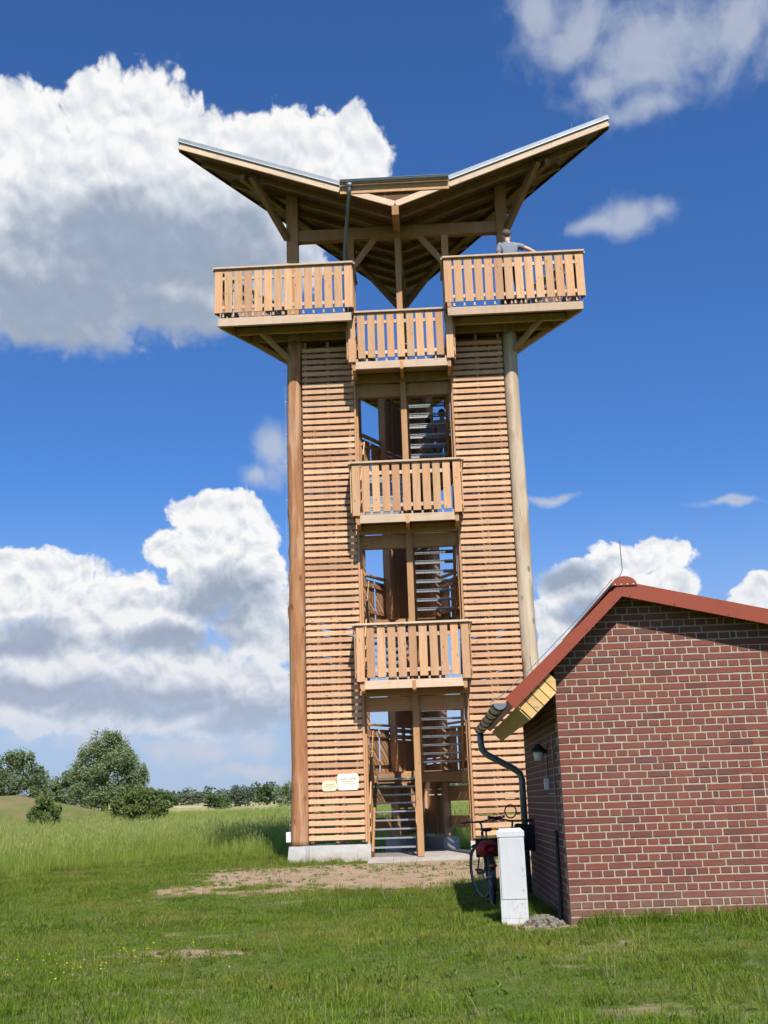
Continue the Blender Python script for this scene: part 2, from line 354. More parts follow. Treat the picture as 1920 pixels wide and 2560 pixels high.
# ------------------------------------------------------------------ terrain
def vnoise(x, y, s, seed=0):
    x = np.asarray(x, float) * s + seed * 17.3; y = np.asarray(y, float) * s - seed * 9.1
    xi = np.floor(x).astype(np.int64); yi = np.floor(y).astype(np.int64); fx = x - xi; fy = y - yi
    fx = fx * fx * (3 - 2 * fx); fy = fy * fy * (3 - 2 * fy)
    def h(a, b):
        n = (a * 374761393 + b * 668265263 + seed * 1442695041) & 0x7fffffff
        n = ((n ^ (n >> 13)) * 1274126177) & 0x7fffffff
        return ((n ^ (n >> 16)) & 0xffff) / 65535.0
    return (h(xi, yi) * (1 - fx) + h(xi + 1, yi) * fx) * (1 - fy) + (h(xi, yi + 1) * (1 - fx) + h(xi + 1, yi + 1) * fx) * fy
def fbm(x, y, s, seed=0, o=3): return sum(vnoise(x, y, s * 2 ** i, seed + i) * 0.5 ** i for i in range(o)) / sum(0.5 ** i for i in range(o))
def sstep(a, b, x): t = np.clip((x - a) / (b - a), 0, 1); return t * t * (3 - 2 * t)
def gz(x, y):
    x = np.asarray(x, float); y = np.asarray(y, float)
    z = 0.0105 * np.clip(y - 30, 0, 320)
    near = np.exp(-((x - 0.5) / 8.0) ** 2)
    z = z + 0.13 * sstep(14, 21, y) * near * (1 - 0.6 * sstep(30, 40, y))
    z = z + 0.05 * np.exp(-((x - 3.2) / 2.4) ** 2 - ((y - 13.5) / 2.6) ** 2)
    z = z + 2.1 * np.exp(-((x + 23) / 7.0) ** 2 - ((y - 65) / 7.0) ** 2)
    z = z + (fbm(x, y, 0.35, 5) - 0.5) * 0.09 * (1 - 0.5 * near * sstep(18, 21, y))
    z = z + (fbm(x, y, 0.02, 8) - 0.5) * 1.2 * sstep(70, 200, y)
    return z
def sand(x, y):
    n = fbm(x, y, 0.55, 21, 4) - 0.5; n2 = fbm(x * 0.6, y * 1.8, 1.2, 31, 3) - 0.5
    a = 1 - ((x + 0.7) / 4.1) ** 2 - ((y - 20.6) / 3.4) ** 2 + n * 1.7 + n2 * 0.9
    a = np.maximum(a, 1 - ((x - 1.5) / 2.6) ** 2 - ((y - 20.5) / 3.3) ** 2 + n * 1.2)
    b = 1 - ((x + 2.05) / 0.95) ** 2 - ((y - 10.95) / 0.45) ** 2 + n * 1.2 + n2 * .8
    c = 1 - ((x - 3.2) / 1.1) ** 2 - ((y - 8.0) / 0.25) ** 2 + n * 2.0
    d = 1 - ((x - 1.5) / 0.45) ** 2 - ((y - 12.1) / 0.6) ** 2
    f = sstep(-.1, 0.5, a) + 0.62 * sstep(0.0, 1.0, b) + 0.45 * sstep(0.0, 1.0, c) + 0.9 * sstep(0, 0.5, d)
    bare = (fbm(x, y, 1.4, 44, 3) - 0.62) * 5
    return np.clip(f + np.clip(bare, 0, 0.4), 0, 1)
xs = np.unique(np.concatenate([-np.geomspace(9, 2600, 40), np.arange(-9, 9.01, 0.16), np.geomspace(9, 2600, 40)]))
ys = np.unique(np.concatenate([np.linspace(-400, -5, 10), np.arange(-5, 6, 1.0), np.arange(6, 27, 0.16), np.geomspace(27, 5200, 90)]))
GX, GY = np.meshgrid(xs, ys); Z = gz(GX, GY)
V = np.stack([GX, GY, Z], -1).reshape(-1, 3); nx, ny = len(xs), len(ys)
I = np.arange(nx * ny).reshape(ny, nx)
FQ = np.stack([I[:-1, :-1], I[:-1, 1:], I[1:, 1:], I[1:, :-1]], -1).reshape(-1, 4)
gm = bpy.data.meshes.new('ground'); gm.from_pydata(V.tolist(), [], FQ.tolist()); gm.update()
at = gm.attributes.new('sand', 'FLOAT', 'POINT'); at.data.foreach_set('value', sand(GX, GY).reshape(-1).astype(np.float32))
gm.polygons.foreach_set('use_smooth', [True] * len(gm.polygons))
mt, T, b = newmat('meadow_soil_and_sand')
c = T.new('ShaderNodeTexCoord').outputs['Object']; sa = T.new('ShaderNodeAttribute', attribute_name='sand').outputs['Fac']
n1_ = T.noise(c, 3.0, 6, 0.65); n2_ = T.noise(c, 22.0, 5, 0.7); nb = T.noise(c, 0.09, 5, 0.6)
soil = T.mix(T.mr(n2_, 0.3, 0.7), (0.050, 0.090, 0.016), (0.105, 0.140, 0.032))
spg = T.new('ShaderNodeSeparateXYZ'); T.put(spg.inputs[0], c)
farm = T.mr(spg.outputs[1], 40.0, 75.0)
fargreen = T.mix(T.mr(nb, 0.35, 0.65), (0.105, 0.150, 0.035), (0.150, 0.175, 0.050))
straw = T.mr(T.m('ADD', spg.outputs[1], T.m('MULTIPLY', T.noise(c, 0.03, 3, 0.5), 50)), 128.0, 150.0)
fargreen = T.mix(T.m('MULTIPLY', straw, T.mr(T.noise(c, 0.02, 3, 0.5), 0.35, 0.6, 0.5, 1.0)), fargreen, (0.42, 0.36, 0.20))
soil = T.mix(farm, soil, fargreen)
sandc = T.mix(T.mr(n1_, 0.35, 0.65), (0.27, 0.185, 0.115), (0.36, 0.26, 0.17))
sandc = T.mix(T.mr(n2_, 0.55, 0.75, 0, 0.5), sandc, (0.20, 0.14, 0.09))
dist = T.v('LENGTH', T.v('MULTIPLY', T.v('SUBTRACT', c, (-23, 64, 0)), (1 / 7.5, 1 / 8.5, 0)))
dune = T.m('MULTIPLY', T.mr(dist, 0.5, 1.4, 1, 0), T.mr(T.noise(c, 0.6, 5, 0.6), 0.35, 0.6))
soil = T.mix(T.m('MULTIPLY', dune, 0.75), soil, (0.22, 0.155, 0.08))
T.put(b.inputs['Base Color'], T.mix(T.mr(T.m('ADD', sa, T.m('MULTIPLY', T.m('SUBTRACT', n1_, 0.5), 0.5)), 0.3, 0.6), soil, sandc))
b.inputs['Roughness'].default_value = 0.95; b.inputs['Specular IOR Level'].default_value = 0.1
bp = T.new('ShaderNodeBump'); bp.inputs['Strength'].default_value = 0.6; bp.inputs['Distance'].default_value = 0.03
T.put(bp.inputs['Height'], n2_); T.l.new(bp.outputs[0], b.inputs['Normal'])
tag(obj('ground', gm, mt), kind='structure')

# ================================================================== the tower
# local frame: x right, y away from the camera, front face on y = 0, three corner logs on an equilateral triangle
TX, TY, TYAW = 0.53, 24.0, R(-2.0)
tower = thing('observation_tower', 'tall larch-slatted observation tower on three log columns with butterfly roof', 'tower', (TX, TY, 0), TYAW)
def t2w(q):
    cs, sn = math.cos(TYAW), math.sin(TYAW); return Vector((TX + q[0] * cs - q[1] * sn, TY + q[0] * sn + q[1] * cs, q[2]))
CY = 1.443; S2 = 2.5; DEEP = 4.33; HW = 1.11       # centroid, half side, depth, half opening
def rot3(q, k):
    a = 2 * math.pi / 3 * k; x, y = q[0], q[1] - CY
    return Vector((x * math.cos(a) - y * math.sin(a), CY + x * math.sin(a) + y * math.cos(a), q[2]))
Z0 = 0.20; FL = [3.76, 7.33, 10.90]; DECK = 12.0
# ---- corner logs
def log_mesh(seed, z0, z1, r0, r1):
    rg = random.Random(seed); mb = MB(); n = 20; k = 90
    bumps = [(rg.uniform(0, 6.28), rg.uniform(z0, z1), rg.uniform(0.015, 0.04)) for _ in range(26)]
    bend = [(rg.uniform(-.02, .02), rg.uniform(-.02, .02)) for _ in range(8)]
    for i in range(k + 1):
        t = i / k; z = z0 + (z1 - z0) * t; rr = r0 + (r1 - r0) * t
        j = t * 6.99; j0 = int(j); w = j - j0
        bx = bend[j0][0] * (1 - w) + bend[min(j0 + 1, 7)][0] * w; by = bend[j0][1] * (1 - w) + bend[min(j0 + 1, 7)][1] * w
        for a in range(n):
            th = 2 * math.pi * a / n; rad = rr * (1 + 0.012 * math.sin(3 * th + seed) + 0.01 * math.sin(2 * th + z))
            for ba, bz, bh in bumps:
                da = (th - ba + math.pi) % (2 * math.pi) - math.pi
                rad += bh * math.exp(-(da / 0.45) ** 2 - ((z - bz) / 0.13) ** 2)
            mb.v.append((bx + rad * math.cos(th), by + rad * math.sin(th), z)); mb.t.append(.5)
    mb.f = [(i * n + a, i * n + (a + 1) % n, (i + 1) * n + (a + 1) % n, (i + 1) * n + a) for i in range(k) for a in range(n)]
    mb.f += [tuple(range(n - 1, -1, -1)), tuple(range(k * n, (k + 1) * n))]
    return mb
for k, (lx, ly, mt_) in enumerate(((-S2, 0.06, M_LOG_RED), (S2, 0.06, M_LOG_GREY), (0, DEEP, M_LOG_GREY))):
    o = obj('log_column', log_mesh(11 + k * 7, 0.46, 11.72, 0.190, 0.165), mt_, tower, (lx, ly, 0), smooth=True)
    o['label'] = ('reddish brown peeled log column', 'greyish tan cracked log column', 'shaded rear log column')[k]
# ---- foundations and floor
for k in range(3):
    mb = MB()
    for sgn, kk in ((-1, k),):
        def q3(x, y, z, kk=kk): return rot3((x, y, z), kk)
        # strip along this face at its left end and along the neighbouring face
        mb.hexa([q3(-2.80, -0.20, -.3), q3(-1.03, -0.20, -.3), q3(-1.03, 0.30, -.3), q3(-2.62, 0.42, -.3),
                 q3(-2.72, -0.14, .47), q3(-1.03, -0.14, .47), q3(-1.03, 0.26, .47), q3(-2.56, 0.36, .47)])
        kp = (k + 2) % 3
        a = lambda x, y, z: rot3((x, y, z), kp)
        mb.hexa([a(1.03, -0.20, -.3), a(2.62, -0.20, -.3), a(2.60, 0.30, -.3), a(1.03, 0.30, -.3),
                 a(1.03, -0.14, .468), a(2.56, -0.14, .468), a(2.56, 0.26, .468), a(1.03, 0.26, .468)])
    obj('foundation', mb, M_CONC, tower)
mb = MB(); mb.prism([(-2.4, .05, -.2), (2.4, .05, -.2), (0, 4.2, -.2)], (0, 0, 0.395)); obj('floor_slab', mb, M_PAD, tower)
mb = MB(); mb.hexa([(-1.12, -1.45, -.2), (1.45, -1.45, -.2), (1.12, .05, -.2), (-1.03, .05, -.2),
                    (-1.12, -1.4, .075), (1.45, -1.4, .065), (1.12, .05, .185), (-1.03, .05, .185)]); obj('entrance_pad', mb, M_PAD, tower)
# ---- slat walls
PITCH_Z = 0.147; NSL = 75
SLY = -0.02
rs = random.Random(5)
for sgn in (-1, 1):
    for i in range(NSL):
        z = 0.615 + i * PITCH_Z
        xo, xi = 2.315, HW + 0.03
        jit = rs.uniform(-.004, .004)
        beam('slat', (sgn * xo, SLY + rs.uniform(-.003, .003), z + jit), (sgn * xi, SLY + rs.uniform(-.003, .003), z + rs.uniform(-.004, .004)), 0.028, 0.099, M_LARCH, tower, c=0.005)
    # battens behind, edge trim at the opening
    for bx in (2.24, 1.72, 1.18):
        beam('batten', (sgn * bx, 0.03, 0.52), (sgn * bx, 0.03, 11.7), 0.06, 0.07, M_BEAM, tower, upv=(1, 0, 0))
    beam('corner_trim', (sgn * (HW + 0.005), 0.005, 0.52), (sgn * (HW + 0.005), 0.005, 11.75), 0.10, 0.045, M_BOARD, tower, upv=(1, 0, 0))
    beam('jamb_post', (sgn * (HW - 0.01), 0.14, 0.2), (sgn * (HW - 0.01), 0.14, 11.8), 0.14, 0.10, M_BEAM, tower, upv=(1, 0, 0))
mb = MB(); rb = random.Random(9)
for k in (1, 2):
    for sgn in (-1, 1):
        near = sgn == (-1 if k == 1 else 1)
        for i in range(NSL):
            z = 0.615 + i * PITCH_Z
            if near and z < 1.0: continue
            mb.bar(rot3((sgn * 2.315, SLY, z), k), rot3((sgn * (-.30 if near else HW + .03), SLY, z), k), 0.030, 0.146 if rb.random() > .035 else .10, tint=rb.random())
        for bx in (2.24, 1.72, 1.18): mb.bar(rot3((sgn * bx, .03, .52), k), rot3((sgn * bx, .03, 11.7), k), .07, .06, upv=rot3((0, 1, 0), k) - rot3((0, 0, 0), k))
        mb.bar(rot3((sgn * (HW - .01), .14, .2), k), rot3((sgn * (HW - .01), .14, 11.8), k), .10, .14, upv=rot3((0, 1, 0), k) - rot3((0, 0, 0), k))
tag(obj('rear_slats', mb, M_LARCH, tower), kind='stuff')['label'] = 'slatted rear walls seen from inside'
# ---- centre post, header beams, interior cross beams
beam('centre_post', (0, 0.06, 0.19), (0, 0.06, 14.3), 0.135, 0.135, M_BEAM, tower, upv=(0, 1, 0))
for z in FL:
    beam('header_beam', (-HW, 0.16, z - .43), (HW, 0.16, z - .43), 0.14, 0.30, M_BEAM, tower)
    beam('header_beam', (-HW, 0.02, z - .17), (HW, 0.02, z - .17), 0.10, 0.20, M_BEAM, tower)
for k in (1, 2):
    for z in (0.82, Z0 + 1.785 - .16, Z0 + 1.785 - .62, FL[0] + 1.785 - .16, FL[1] + 1.785 - .16, 11.6):
        if abs(z - .82) < .01: beam('rear_beam', rot3((-HW, .05, z), k), rot3((HW, .05, z), k), .08, .26, M_BEAM, tower)
        elif z == Z0 + 1.785 - .62: beam('rear_beam', rot3((-HW, .06, z + .08), k), rot3((HW, .06, z + .08), k), .08, .34, M_BEAM, tower)
        else: beam('rear_beam', rot3((-HW - .1, .10, z), k), rot3((HW + .1, .10, z), k), .12, .26, M_BEAM, tower)

# ---- railed balconies
def railing(parent, a, b, zf, ht, mt_board, n, out, bw=0.17, close=0.0, rail_over=0.03, ends=True, drop=0.06, rnd=random.Random(4)):
    """vertical boards, two rails and a cap between plan points a and b; out = outward unit vector"""
    a = Vector((a[0], a[1], 0)); b = Vector((b[0], b[1], 0)); d = (b - a); L = d.length; d.normalize(); out = Vector(out)
    u = Vector((0, 0, 1)); P_ = lambda s, z, o=0.0: a + d * s + u * z + out * o
    beam('cap_rail', P_(-rail_over, zf + ht - .022, .0), P_(L + rail_over, zf + ht - .022, .0), 0.15, 0.045, M_FASCIA, parent)
    for z in (zf + ht - 0.26, zf + 0.20):
        beam('rail', P_(0.0, z, -.02), P_(L, z, -.02), 0.045, 0.085, M_FASCIA, parent)
    step = (L - bw) / (n - 1)
    for i in range(n):
        s = bw / 2 + i * step; j = rnd.uniform(-.004, .004)
        beam('board', P_(s + j, zf + drop + rnd.uniform(-.006, .006), .015), P_(s + rnd.uniform(-.005, .005), zf + ht - .055, .015), 0.024, bw + rnd.uniform(-.006, .004), mt_board, parent, upv=d)
def grating(mb, x0, x1, y0, y1, z, step=0.034, bar=0.004, h=0.028, along='y'):
    nn = int((x1 - x0) / step)
    for i in range(nn + 1):
        x = x0 + (x1 - x0) * i / nn; mb.box((x, (y0 + y1) / 2, z), (bar, y1 - y0, h))
    ny_ = max(2, int((y1 - y0) / 0.11))
    for j in range(ny_ + 1):
        y = y0 + (y1 - y0) * j / ny_; mb.box(((x0 + x1) / 2, y, z + .004), (x1 - x0, bar, h * .6))
BD = 0.62
for k, z in enumerate(FL):
    bal = obj('balcony', MB().bar((-1.09, -BD - .0, z - .085), (1.09, -BD, z - .085), 0.06, 0.175), M_FASCIA, tower)
    bal['label'] = ('lowest', 'middle', 'topmost')[k] + ' front balcony of vertical boards'
    for x in (-1.07, 0.0, 1.07):
        beam('joist', (x, -BD - .035, z - .115), (x, 0.5, z - .115), 0.08, 0.19, M_BEAM, bal)
    mb = MB(); grating(mb, -1.0, -.05, -BD + .05, -BD + .17, z - .02); obj('floor_grating', mb, M_GALV, bal)
    obj('floor_plank', MB().box((0, -.085, z - .03), (2.12, .73, .03)), M_BEAM, bal)
    obj('floor_plank', MB().box((.53, -BD + .11, z - .031), (1.0, .13, .03)), M_BEAM, bal)
    railing(bal, (-.965, -BD - .05), (.965, -BD - .05), z, 1.20, M_BOARD, 9, (0, -1, 0), bw=0.166, rail_over=.25)
    for sgn in (-1, 1):
        railing(bal, (sgn * 1.2, -BD - .04), (sgn * 1.2, 0.0), z, 1.20, M_BOARD, 3, (sgn, 0, 0), bw=0.16)
        beam('board', (sgn * 1.105, -BD - .07, z - .02), (sgn * 1.105, -BD - .07, z + 1.145), 0.026, 0.165, M_BOARD, bal, upv=(1, 0, 0))
    mb = MB()
    for i in range(10): mb.box((-1.0 + i * 2.0 / 9, -BD - .0, z + .03), (.045, .05, .07))
    obj('stub_blocks', mb, M_FASCIA, bal)
# railed openings at half storey height in the rear walls (seen through the tower)
for k in (1, 2):
    fs_ = 1 if k == 1 else -1
    for zz in (Z0, FL[0], FL[1]):
        z = zz + 1.785
        q = lambda x, y, h: rot3((fs_ * x, y, h), k)
        rr_ = obj('rear_railing', MB().bar(q(.25, .02, z - .16), q(1.2, .02, z - .16), .06, .30), M_BEAM, tower)
        beam('cap_rail', q(.25, 0, z + 1.08), q(1.15, 0, z + 1.08), .12, .045, M_BOARD, rr_)
        beam('rail', q(.25, .02, z + .84), q(1.15, .02, z + .84), .04, .09, M_BOARD, rr_)
        beam('rail', q(.25, .02, z + .2), q(1.15, .02, z + .2), .04, .09, M_BOARD, rr_)
        dv = q(1, 0, 0) - q(0, 0, 0)
        for i, xx in enumerate((.36, .56, .83, 1.03)):
            beam('board', q(xx, -.02, z + .0), q(xx, -.02, z + .985), .022, .19, M_BOARD, rr_, upv=dv)

# ---- stairs: two flights per storey with a landing at half height
tread_mb = MB()
for i in range(27): tread_mb.box((-.43 + i * .86 / 26, 0, 0), (.004, .23, .028))
for y in (-.115, .0, .115): tread_mb.box((0, y, .002 if abs(y) < .01 else 0), (.88, .006, .034 if abs(y) > .01 else .02))
tread_mb.box((0, -.122, .004), (.88, .02, .03))
TREAD = tread_mb.mesh('tread'); TREAD.materials.append(M_GALV)
RISE = 1.785 / 10; RUN = 0.235
for k, zb in enumerate((Z0, FL[0], FL[1])):
    y0 = 0.22; zm = zb + 1.785
    land = obj('landing', MB().prism([(-1.12, 2.45, zm - .06), (1.12, 2.45, zm - .06), (.62, 3.35, zm - .06), (-.62, 3.35, zm - .06)], (0, 0, .05)), M_BEAM, tower)
    beam('landing_beam', (-1.2, 2.42, zm - .16), (1.2, 2.42, zm - .16), .1, .22, M_BEAM, land)
    for fl_, sg in ((0, -1), (1, 1)):
        zs = zb if fl_ == 0 else zm
        ya = y0 if fl_ == 0 else 2.42; dy = RUN if fl_ == 0 else -RUN
        xc = sg * 0.545
        fl = obj('stair_flight', MB().bar((sg * .075, ya, zs + .02), (sg * .075, ya + dy * 9.4, zs + RISE * 9.4 - .02), .05, .24), M_BEAM, tower)
        beam('stringer', (sg * 1.005, ya, zs + .02), (sg * 1.005, ya + dy * 9.4, zs + RISE * 9.4 - .02), .05, .24, M_BEAM, fl)
        for i in range(1, 10):
            t = obj('tread', TREAD, M_GALV, fl, (xc, ya + dy * (i - .5), zs + RISE * i))
            if fl_: t.rotation_euler = (0, 0, math.pi)
        for h in (.35, .62, .9):
            beam('guard_board', (sg * 1.045, ya + dy * .3, zs + h + .1), (sg * 1.045, ya + dy * 9.6, zs + RISE * 9.3 + h + .1), .03, .16, M_BOARD, fl)
        beam('handrail', (sg * .06, ya + dy * .3, zs + 1.0), (sg * .06, ya + dy * 9.6, zs + RISE * 9.3 + 1.0), .05, .05, M_BEAM, fl)
beam('stair_post', (0, 2.5, Z0 - .01), (0, 2.5, 11.8), .12, .12, M_BEAM, tower, upv=(0, 1, 0))
# last flight, from the top balcony to the look-out deck
fl = obj('stair_flight', MB().bar((.1, 2.4, FL[2] - .05), (.1, .9, DECK), .05, .24), M_BEAM, tower)
beam('stringer', (1.0, 2.4, FL[2] - .05), (1.0, .9, DECK), .05, .24, M_BEAM, fl)
for i in range(1, 6): obj('tread', TREAD, M_GALV, fl, (.55, 2.4 - i * .24, FL[2] + i * .18))

# ---- look-out deck: a larger triangle round the posts, notched over the front balcony
DY = -0.95; DC = [(-4.145, DY), (4.145, DY), (0, 6.23)]
NX = 1.05
deck = obj('lookout_deck', MB().prism([(-4.1, DY + .03, DECK - .05), (-NX, DY + .03, DECK - .05), (-NX, 2.5, DECK - .05), (-.35, 5.56, DECK - .05)], (0, 0, .045))
           .prism([(4.1, DY + .03, DECK - .05), (.35, 5.56, DECK - .05), (NX, 2.5, DECK - .05), (NX, DY + .03, DECK - .05)], (0, 0, .045))
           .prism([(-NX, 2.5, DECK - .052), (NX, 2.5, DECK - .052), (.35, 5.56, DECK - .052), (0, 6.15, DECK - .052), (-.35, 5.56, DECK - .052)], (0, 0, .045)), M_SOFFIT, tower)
for sgn in (-1, 1):
    beam('floor_beam', (sgn * 4.10, DY, DECK - .13), (sgn * (NX + .03), DY, DECK - .13), .07, .19, M_FASCIA, deck)
    beam('floor_beam', (sgn * 4.05, DY + .08, DECK - .14), (sgn * .06, 6.10, DECK - .14), .07, .18, M_BEAM, deck)
    for y in (-.45, .02, .75, 1.45, 2.15, 2.9, 3.6, 4.4):
        xe = 4.145 * (1 - (y - DY) / 7.18) - .1; xi = NX if y < 2.4 else 0.06
        if xe > xi: beam('joist', (sgn * xe, y, DECK - .15), (sgn * xi, y, DECK - .15), .07, .17, M_BEAM, deck)
    beam('strut', (sgn * 2.58, -.05, 11.25), (sgn * 3.2, -.5, DECK - .2), .1, .1, M_BEAM, deck)
    beam('strut', (sgn * 2.62, .1, 11.25), (sgn * 3.45, .1, DECK - .2), .1, .1, M_BEAM, deck)
    railing(deck, (sgn * 4.17, DY - .05), (sgn * 1.04, DY - .05), DECK + .02, 1.17, M_BOARD, 14, (0, -1, 0), bw=0.18)
    railing(deck, (sgn * NX, DY - .02), (sgn * NX, .05), DECK + .02, 1.17, M_BOARD, 4, (-sgn, 0, 0), bw=0.18)
    railing(deck, (sgn * 4.16, DY - .02), (sgn * .04, 6.2), DECK + .02, 1.17, M_BOARD, 36, (sgn * .866, .5, 0), bw=0.165)
    mb = MB()
    for i in range(13): mb.box((sgn * (1.24 + i * .2285), DY, DECK + .035), (.045, .05, .07))
    obj('stub_blocks', mb, M_FASCIA, deck)
# ---- butterfly roof: horizontal side eaves, valley falling to the front gutter
TIP, FY, AY, ZE, ZV = 4.97, -1.25, 7.40, 16.15, 14.35
_n = Vector((TIP, AY - FY, 0)).normalized()              # along the left eave (plan)
_inw = Vector((_n.y, -_n.x, 0))                          # inwards from the left eave
_dF = Vector((0 + TIP, FY - FY, 0)).dot(_inw)
GR = (ZE - ZV) / _dF
def zroof(x, y):
    x = -abs(x); return ZE - GR * max(0.0, Vector((x + TIP, y - FY, 0)).dot(_inw))
def rp(x, y, dz=0.0): return (x, y, zroof(x, y) + dz)
VY = FY; GW = 1.245; EPS = 0.0
roof = None
for sgn in (-1, 1):
    pts = [(sgn * TIP, FY), (0, FY), (0, AY)]
    if sgn < 0: pts = pts
    mbs = MB().prism([rp(x, y) for x, y in pts], (0, 0, .03))
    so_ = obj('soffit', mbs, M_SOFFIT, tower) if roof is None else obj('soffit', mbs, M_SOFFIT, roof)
    if roof is None: roof = so_; roof.name = 'roof'
    top = MB().prism([rp(x, y, .20) for x, y in [(sgn * (TIP + .03), FY - .02), (sgn * GW, FY - .02), (sgn * GW, FY + .06), (0, FY + .06), (0, AY + .05)]], (0, 0, .035))
    obj('metal_sheet', top, M_ZINC, roof)
    a, b2 = Vector(rp(sgn * TIP, FY)), Vector(rp(sgn * GW, FY))
    beam('fascia', a + Vector((0, -.02, .085)), b2 + Vector((0, -.02, .085)), .04, .17, M_FASCIA, roof)
    beam('edge_flashing', a + Vector((-.02 * -sgn, -.045, .225)), b2 + Vector((0, -.045, .225)), .012, .125, M_ZINC, roof)
    beam('drip_edge', a + Vector((0, -.062, .172)), b2 + Vector((0, -.062, .172)), .03, .022, M_DRIP, roof)
    e0, e1 = Vector(rp(sgn * TIP, FY)), Vector(rp(0, AY))
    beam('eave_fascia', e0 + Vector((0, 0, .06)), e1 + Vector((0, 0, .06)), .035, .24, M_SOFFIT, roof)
    y = FY + .42
    while y < AY - .9:
        xe = TIP * (1 - (y - FY) / (AY - FY)) - .22
        xi = .10
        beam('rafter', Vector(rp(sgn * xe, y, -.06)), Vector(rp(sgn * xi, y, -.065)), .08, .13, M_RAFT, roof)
        y += .93
    # brace from the post out under the wing, tie braces further back
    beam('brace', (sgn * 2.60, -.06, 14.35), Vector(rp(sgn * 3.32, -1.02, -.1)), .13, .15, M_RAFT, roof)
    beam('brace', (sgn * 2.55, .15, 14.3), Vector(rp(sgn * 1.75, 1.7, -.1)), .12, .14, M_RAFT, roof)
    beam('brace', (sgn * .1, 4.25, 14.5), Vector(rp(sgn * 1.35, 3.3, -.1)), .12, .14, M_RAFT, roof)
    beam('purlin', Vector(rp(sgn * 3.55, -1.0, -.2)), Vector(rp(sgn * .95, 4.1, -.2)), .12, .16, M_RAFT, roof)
    beam('valley_trim', Vector((sgn * .01, FY - .05, zroof(0, FY) + .075)), Vector((sgn * GW, FY - .05, zroof(GW, FY) + .075)), .035, .15, M_FASCIA, roof)
    beam('roof_post', (sgn * S2, .06, 11.70), (sgn * S2, .06, zroof(S2, .06)), .27, .27, M_BEAM, tower, upv=(0, 1, 0))
    beam('short_post', (sgn * 1.12, .06, DECK - .1), (sgn * 1.12, .06, 14.3), .16, .16, M_BEAM, tower, upv=(0, 1, 0))
    beam('knee_brace', (sgn * 1.06, .06, 13.62), (sgn * .48, .06, 14.40), .12, .12, M_BEAM, tower)
beam('tie_beam', (-S2 + .12, .06, 14.44), (S2 - .12, .06, 14.44), .17, .29, M_BEAM, tower)
beam('roof_post', (0, DEEP, 11.7), (0, DEEP, zroof(0, DEEP) - .1), .27, .27, M_BEAM, tower, upv=(0, 1, 0))
beam('valley_beam', (0, FY - .10, zroof(0, FY) - .10), (0, AY - .5, zroof(0, AY - .5) - .10), .16, .22, M_BEAM, roof)
beam('post_stub', (0, .06, 14.5), (0, .06, zroof(0, .06) - .2), .14, .14, M_BEAM, roof, upv=(0, 1, 0))
zg = zroof(GW, FY) + .2
beam('gutter_board', (-GW, FY - .065, zg - .17), (GW, FY - .065, zg - .17), .04, .20, M_BEAM, roof)
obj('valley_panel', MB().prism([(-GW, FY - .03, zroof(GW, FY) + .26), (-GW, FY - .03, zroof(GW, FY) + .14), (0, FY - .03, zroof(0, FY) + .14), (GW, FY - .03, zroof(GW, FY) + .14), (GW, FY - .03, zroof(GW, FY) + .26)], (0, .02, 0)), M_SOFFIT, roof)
def half_gutter(x0, x1, y, z, rad, axis='x', n=10, th=.004):
    mb = MB(); vs = []; ends = (x0, x1)
    for e in ends:
        for rr in (rad, rad - th):
            for i in range(n + 1):
                a = math.pi + math.pi * i / n; q = (rr * math.cos(a), rr * math.sin(a))
                vs.append((e, y + q[0], z + q[1]) if axis == 'x' else (y + q[0], e, z + q[1]))
    m1 = n + 1; fs = []
    for i in range(n):
        fs += [(i, i + 1, 2 * m1 + i + 1, 2 * m1 + i), (m1 + i + 1, m1 + i, 3 * m1 + i, 3 * m1 + i + 1)]
    fs += [tuple(range(0, m1)), tuple(range(2 * m1, 3 * m1))]                  # end caps
    fs += [(0, 2 * m1, 3 * m1, m1), (n, m1 + n, 3 * m1 + n, 2 * m1 + n)]
    return mb.add(vs, fs)
gut = obj('gutter', half_gutter(-GW + .01, GW - .01, FY - .16, zg, .075), M_ZDARK, roof)
mb = MB(); mb.tube([(-GW + .02, FY - .235, zg + .002), (GW - .02, FY - .235, zg + .002)], .011, 6); obj('gutter_bead', mb, M_ZINC, gut)
for i in range(8):
    x = -1.1 + i * .314; mb = MB(); mb.tube([(x, FY - .16 + .08 * math.cos(math.pi + math.pi * j / 8), zg + .083 * math.sin(math.pi + math.pi * j / 8)) for j in range(9)], .006, 5)
    obj('bracket', mb, M_ZDARK, gut)
px = -1.02
dp = obj('downpipe', MB().tube([(px, FY - .16, zg - .07), (px, FY - .16, zg - .16), (px - .01, FY - .12, zg - .26), (-1.22, -.35, 14.0), (-1.25, -.22, 13.85), (-1.25, -.20, 13.7), (-1.25, -.20, 11.7)], .042, 10), M_ZINC, roof, smooth=True)
obj('funnel', MB().lathe([(.045, -.16), (.05, -.12), (.08, -.075)], (px, FY - .16, zg), 12), M_ZINC, dp, smooth=True)
mb = MB(); mb.tube([(4.17, FY + .25, zroof(4.17, FY + .25) + .2), (4.16, FY + .24, zroof(4.17, FY + .25) + .38), (4.19, FY + .24, zroof(4.17, FY + .25) + .55)], .008, 5); obj('lightning_rod', mb, M_ZINC, roof)
mb = MB(); mb.tube([(-3.3, FY + .3, zroof(-3.3, FY + .3) + .2), (-3.3, FY + .3, zroof(-3.3, FY + .3) + .34)], .008, 5); obj('lightning_rod', mb, M_ZINC, roof)
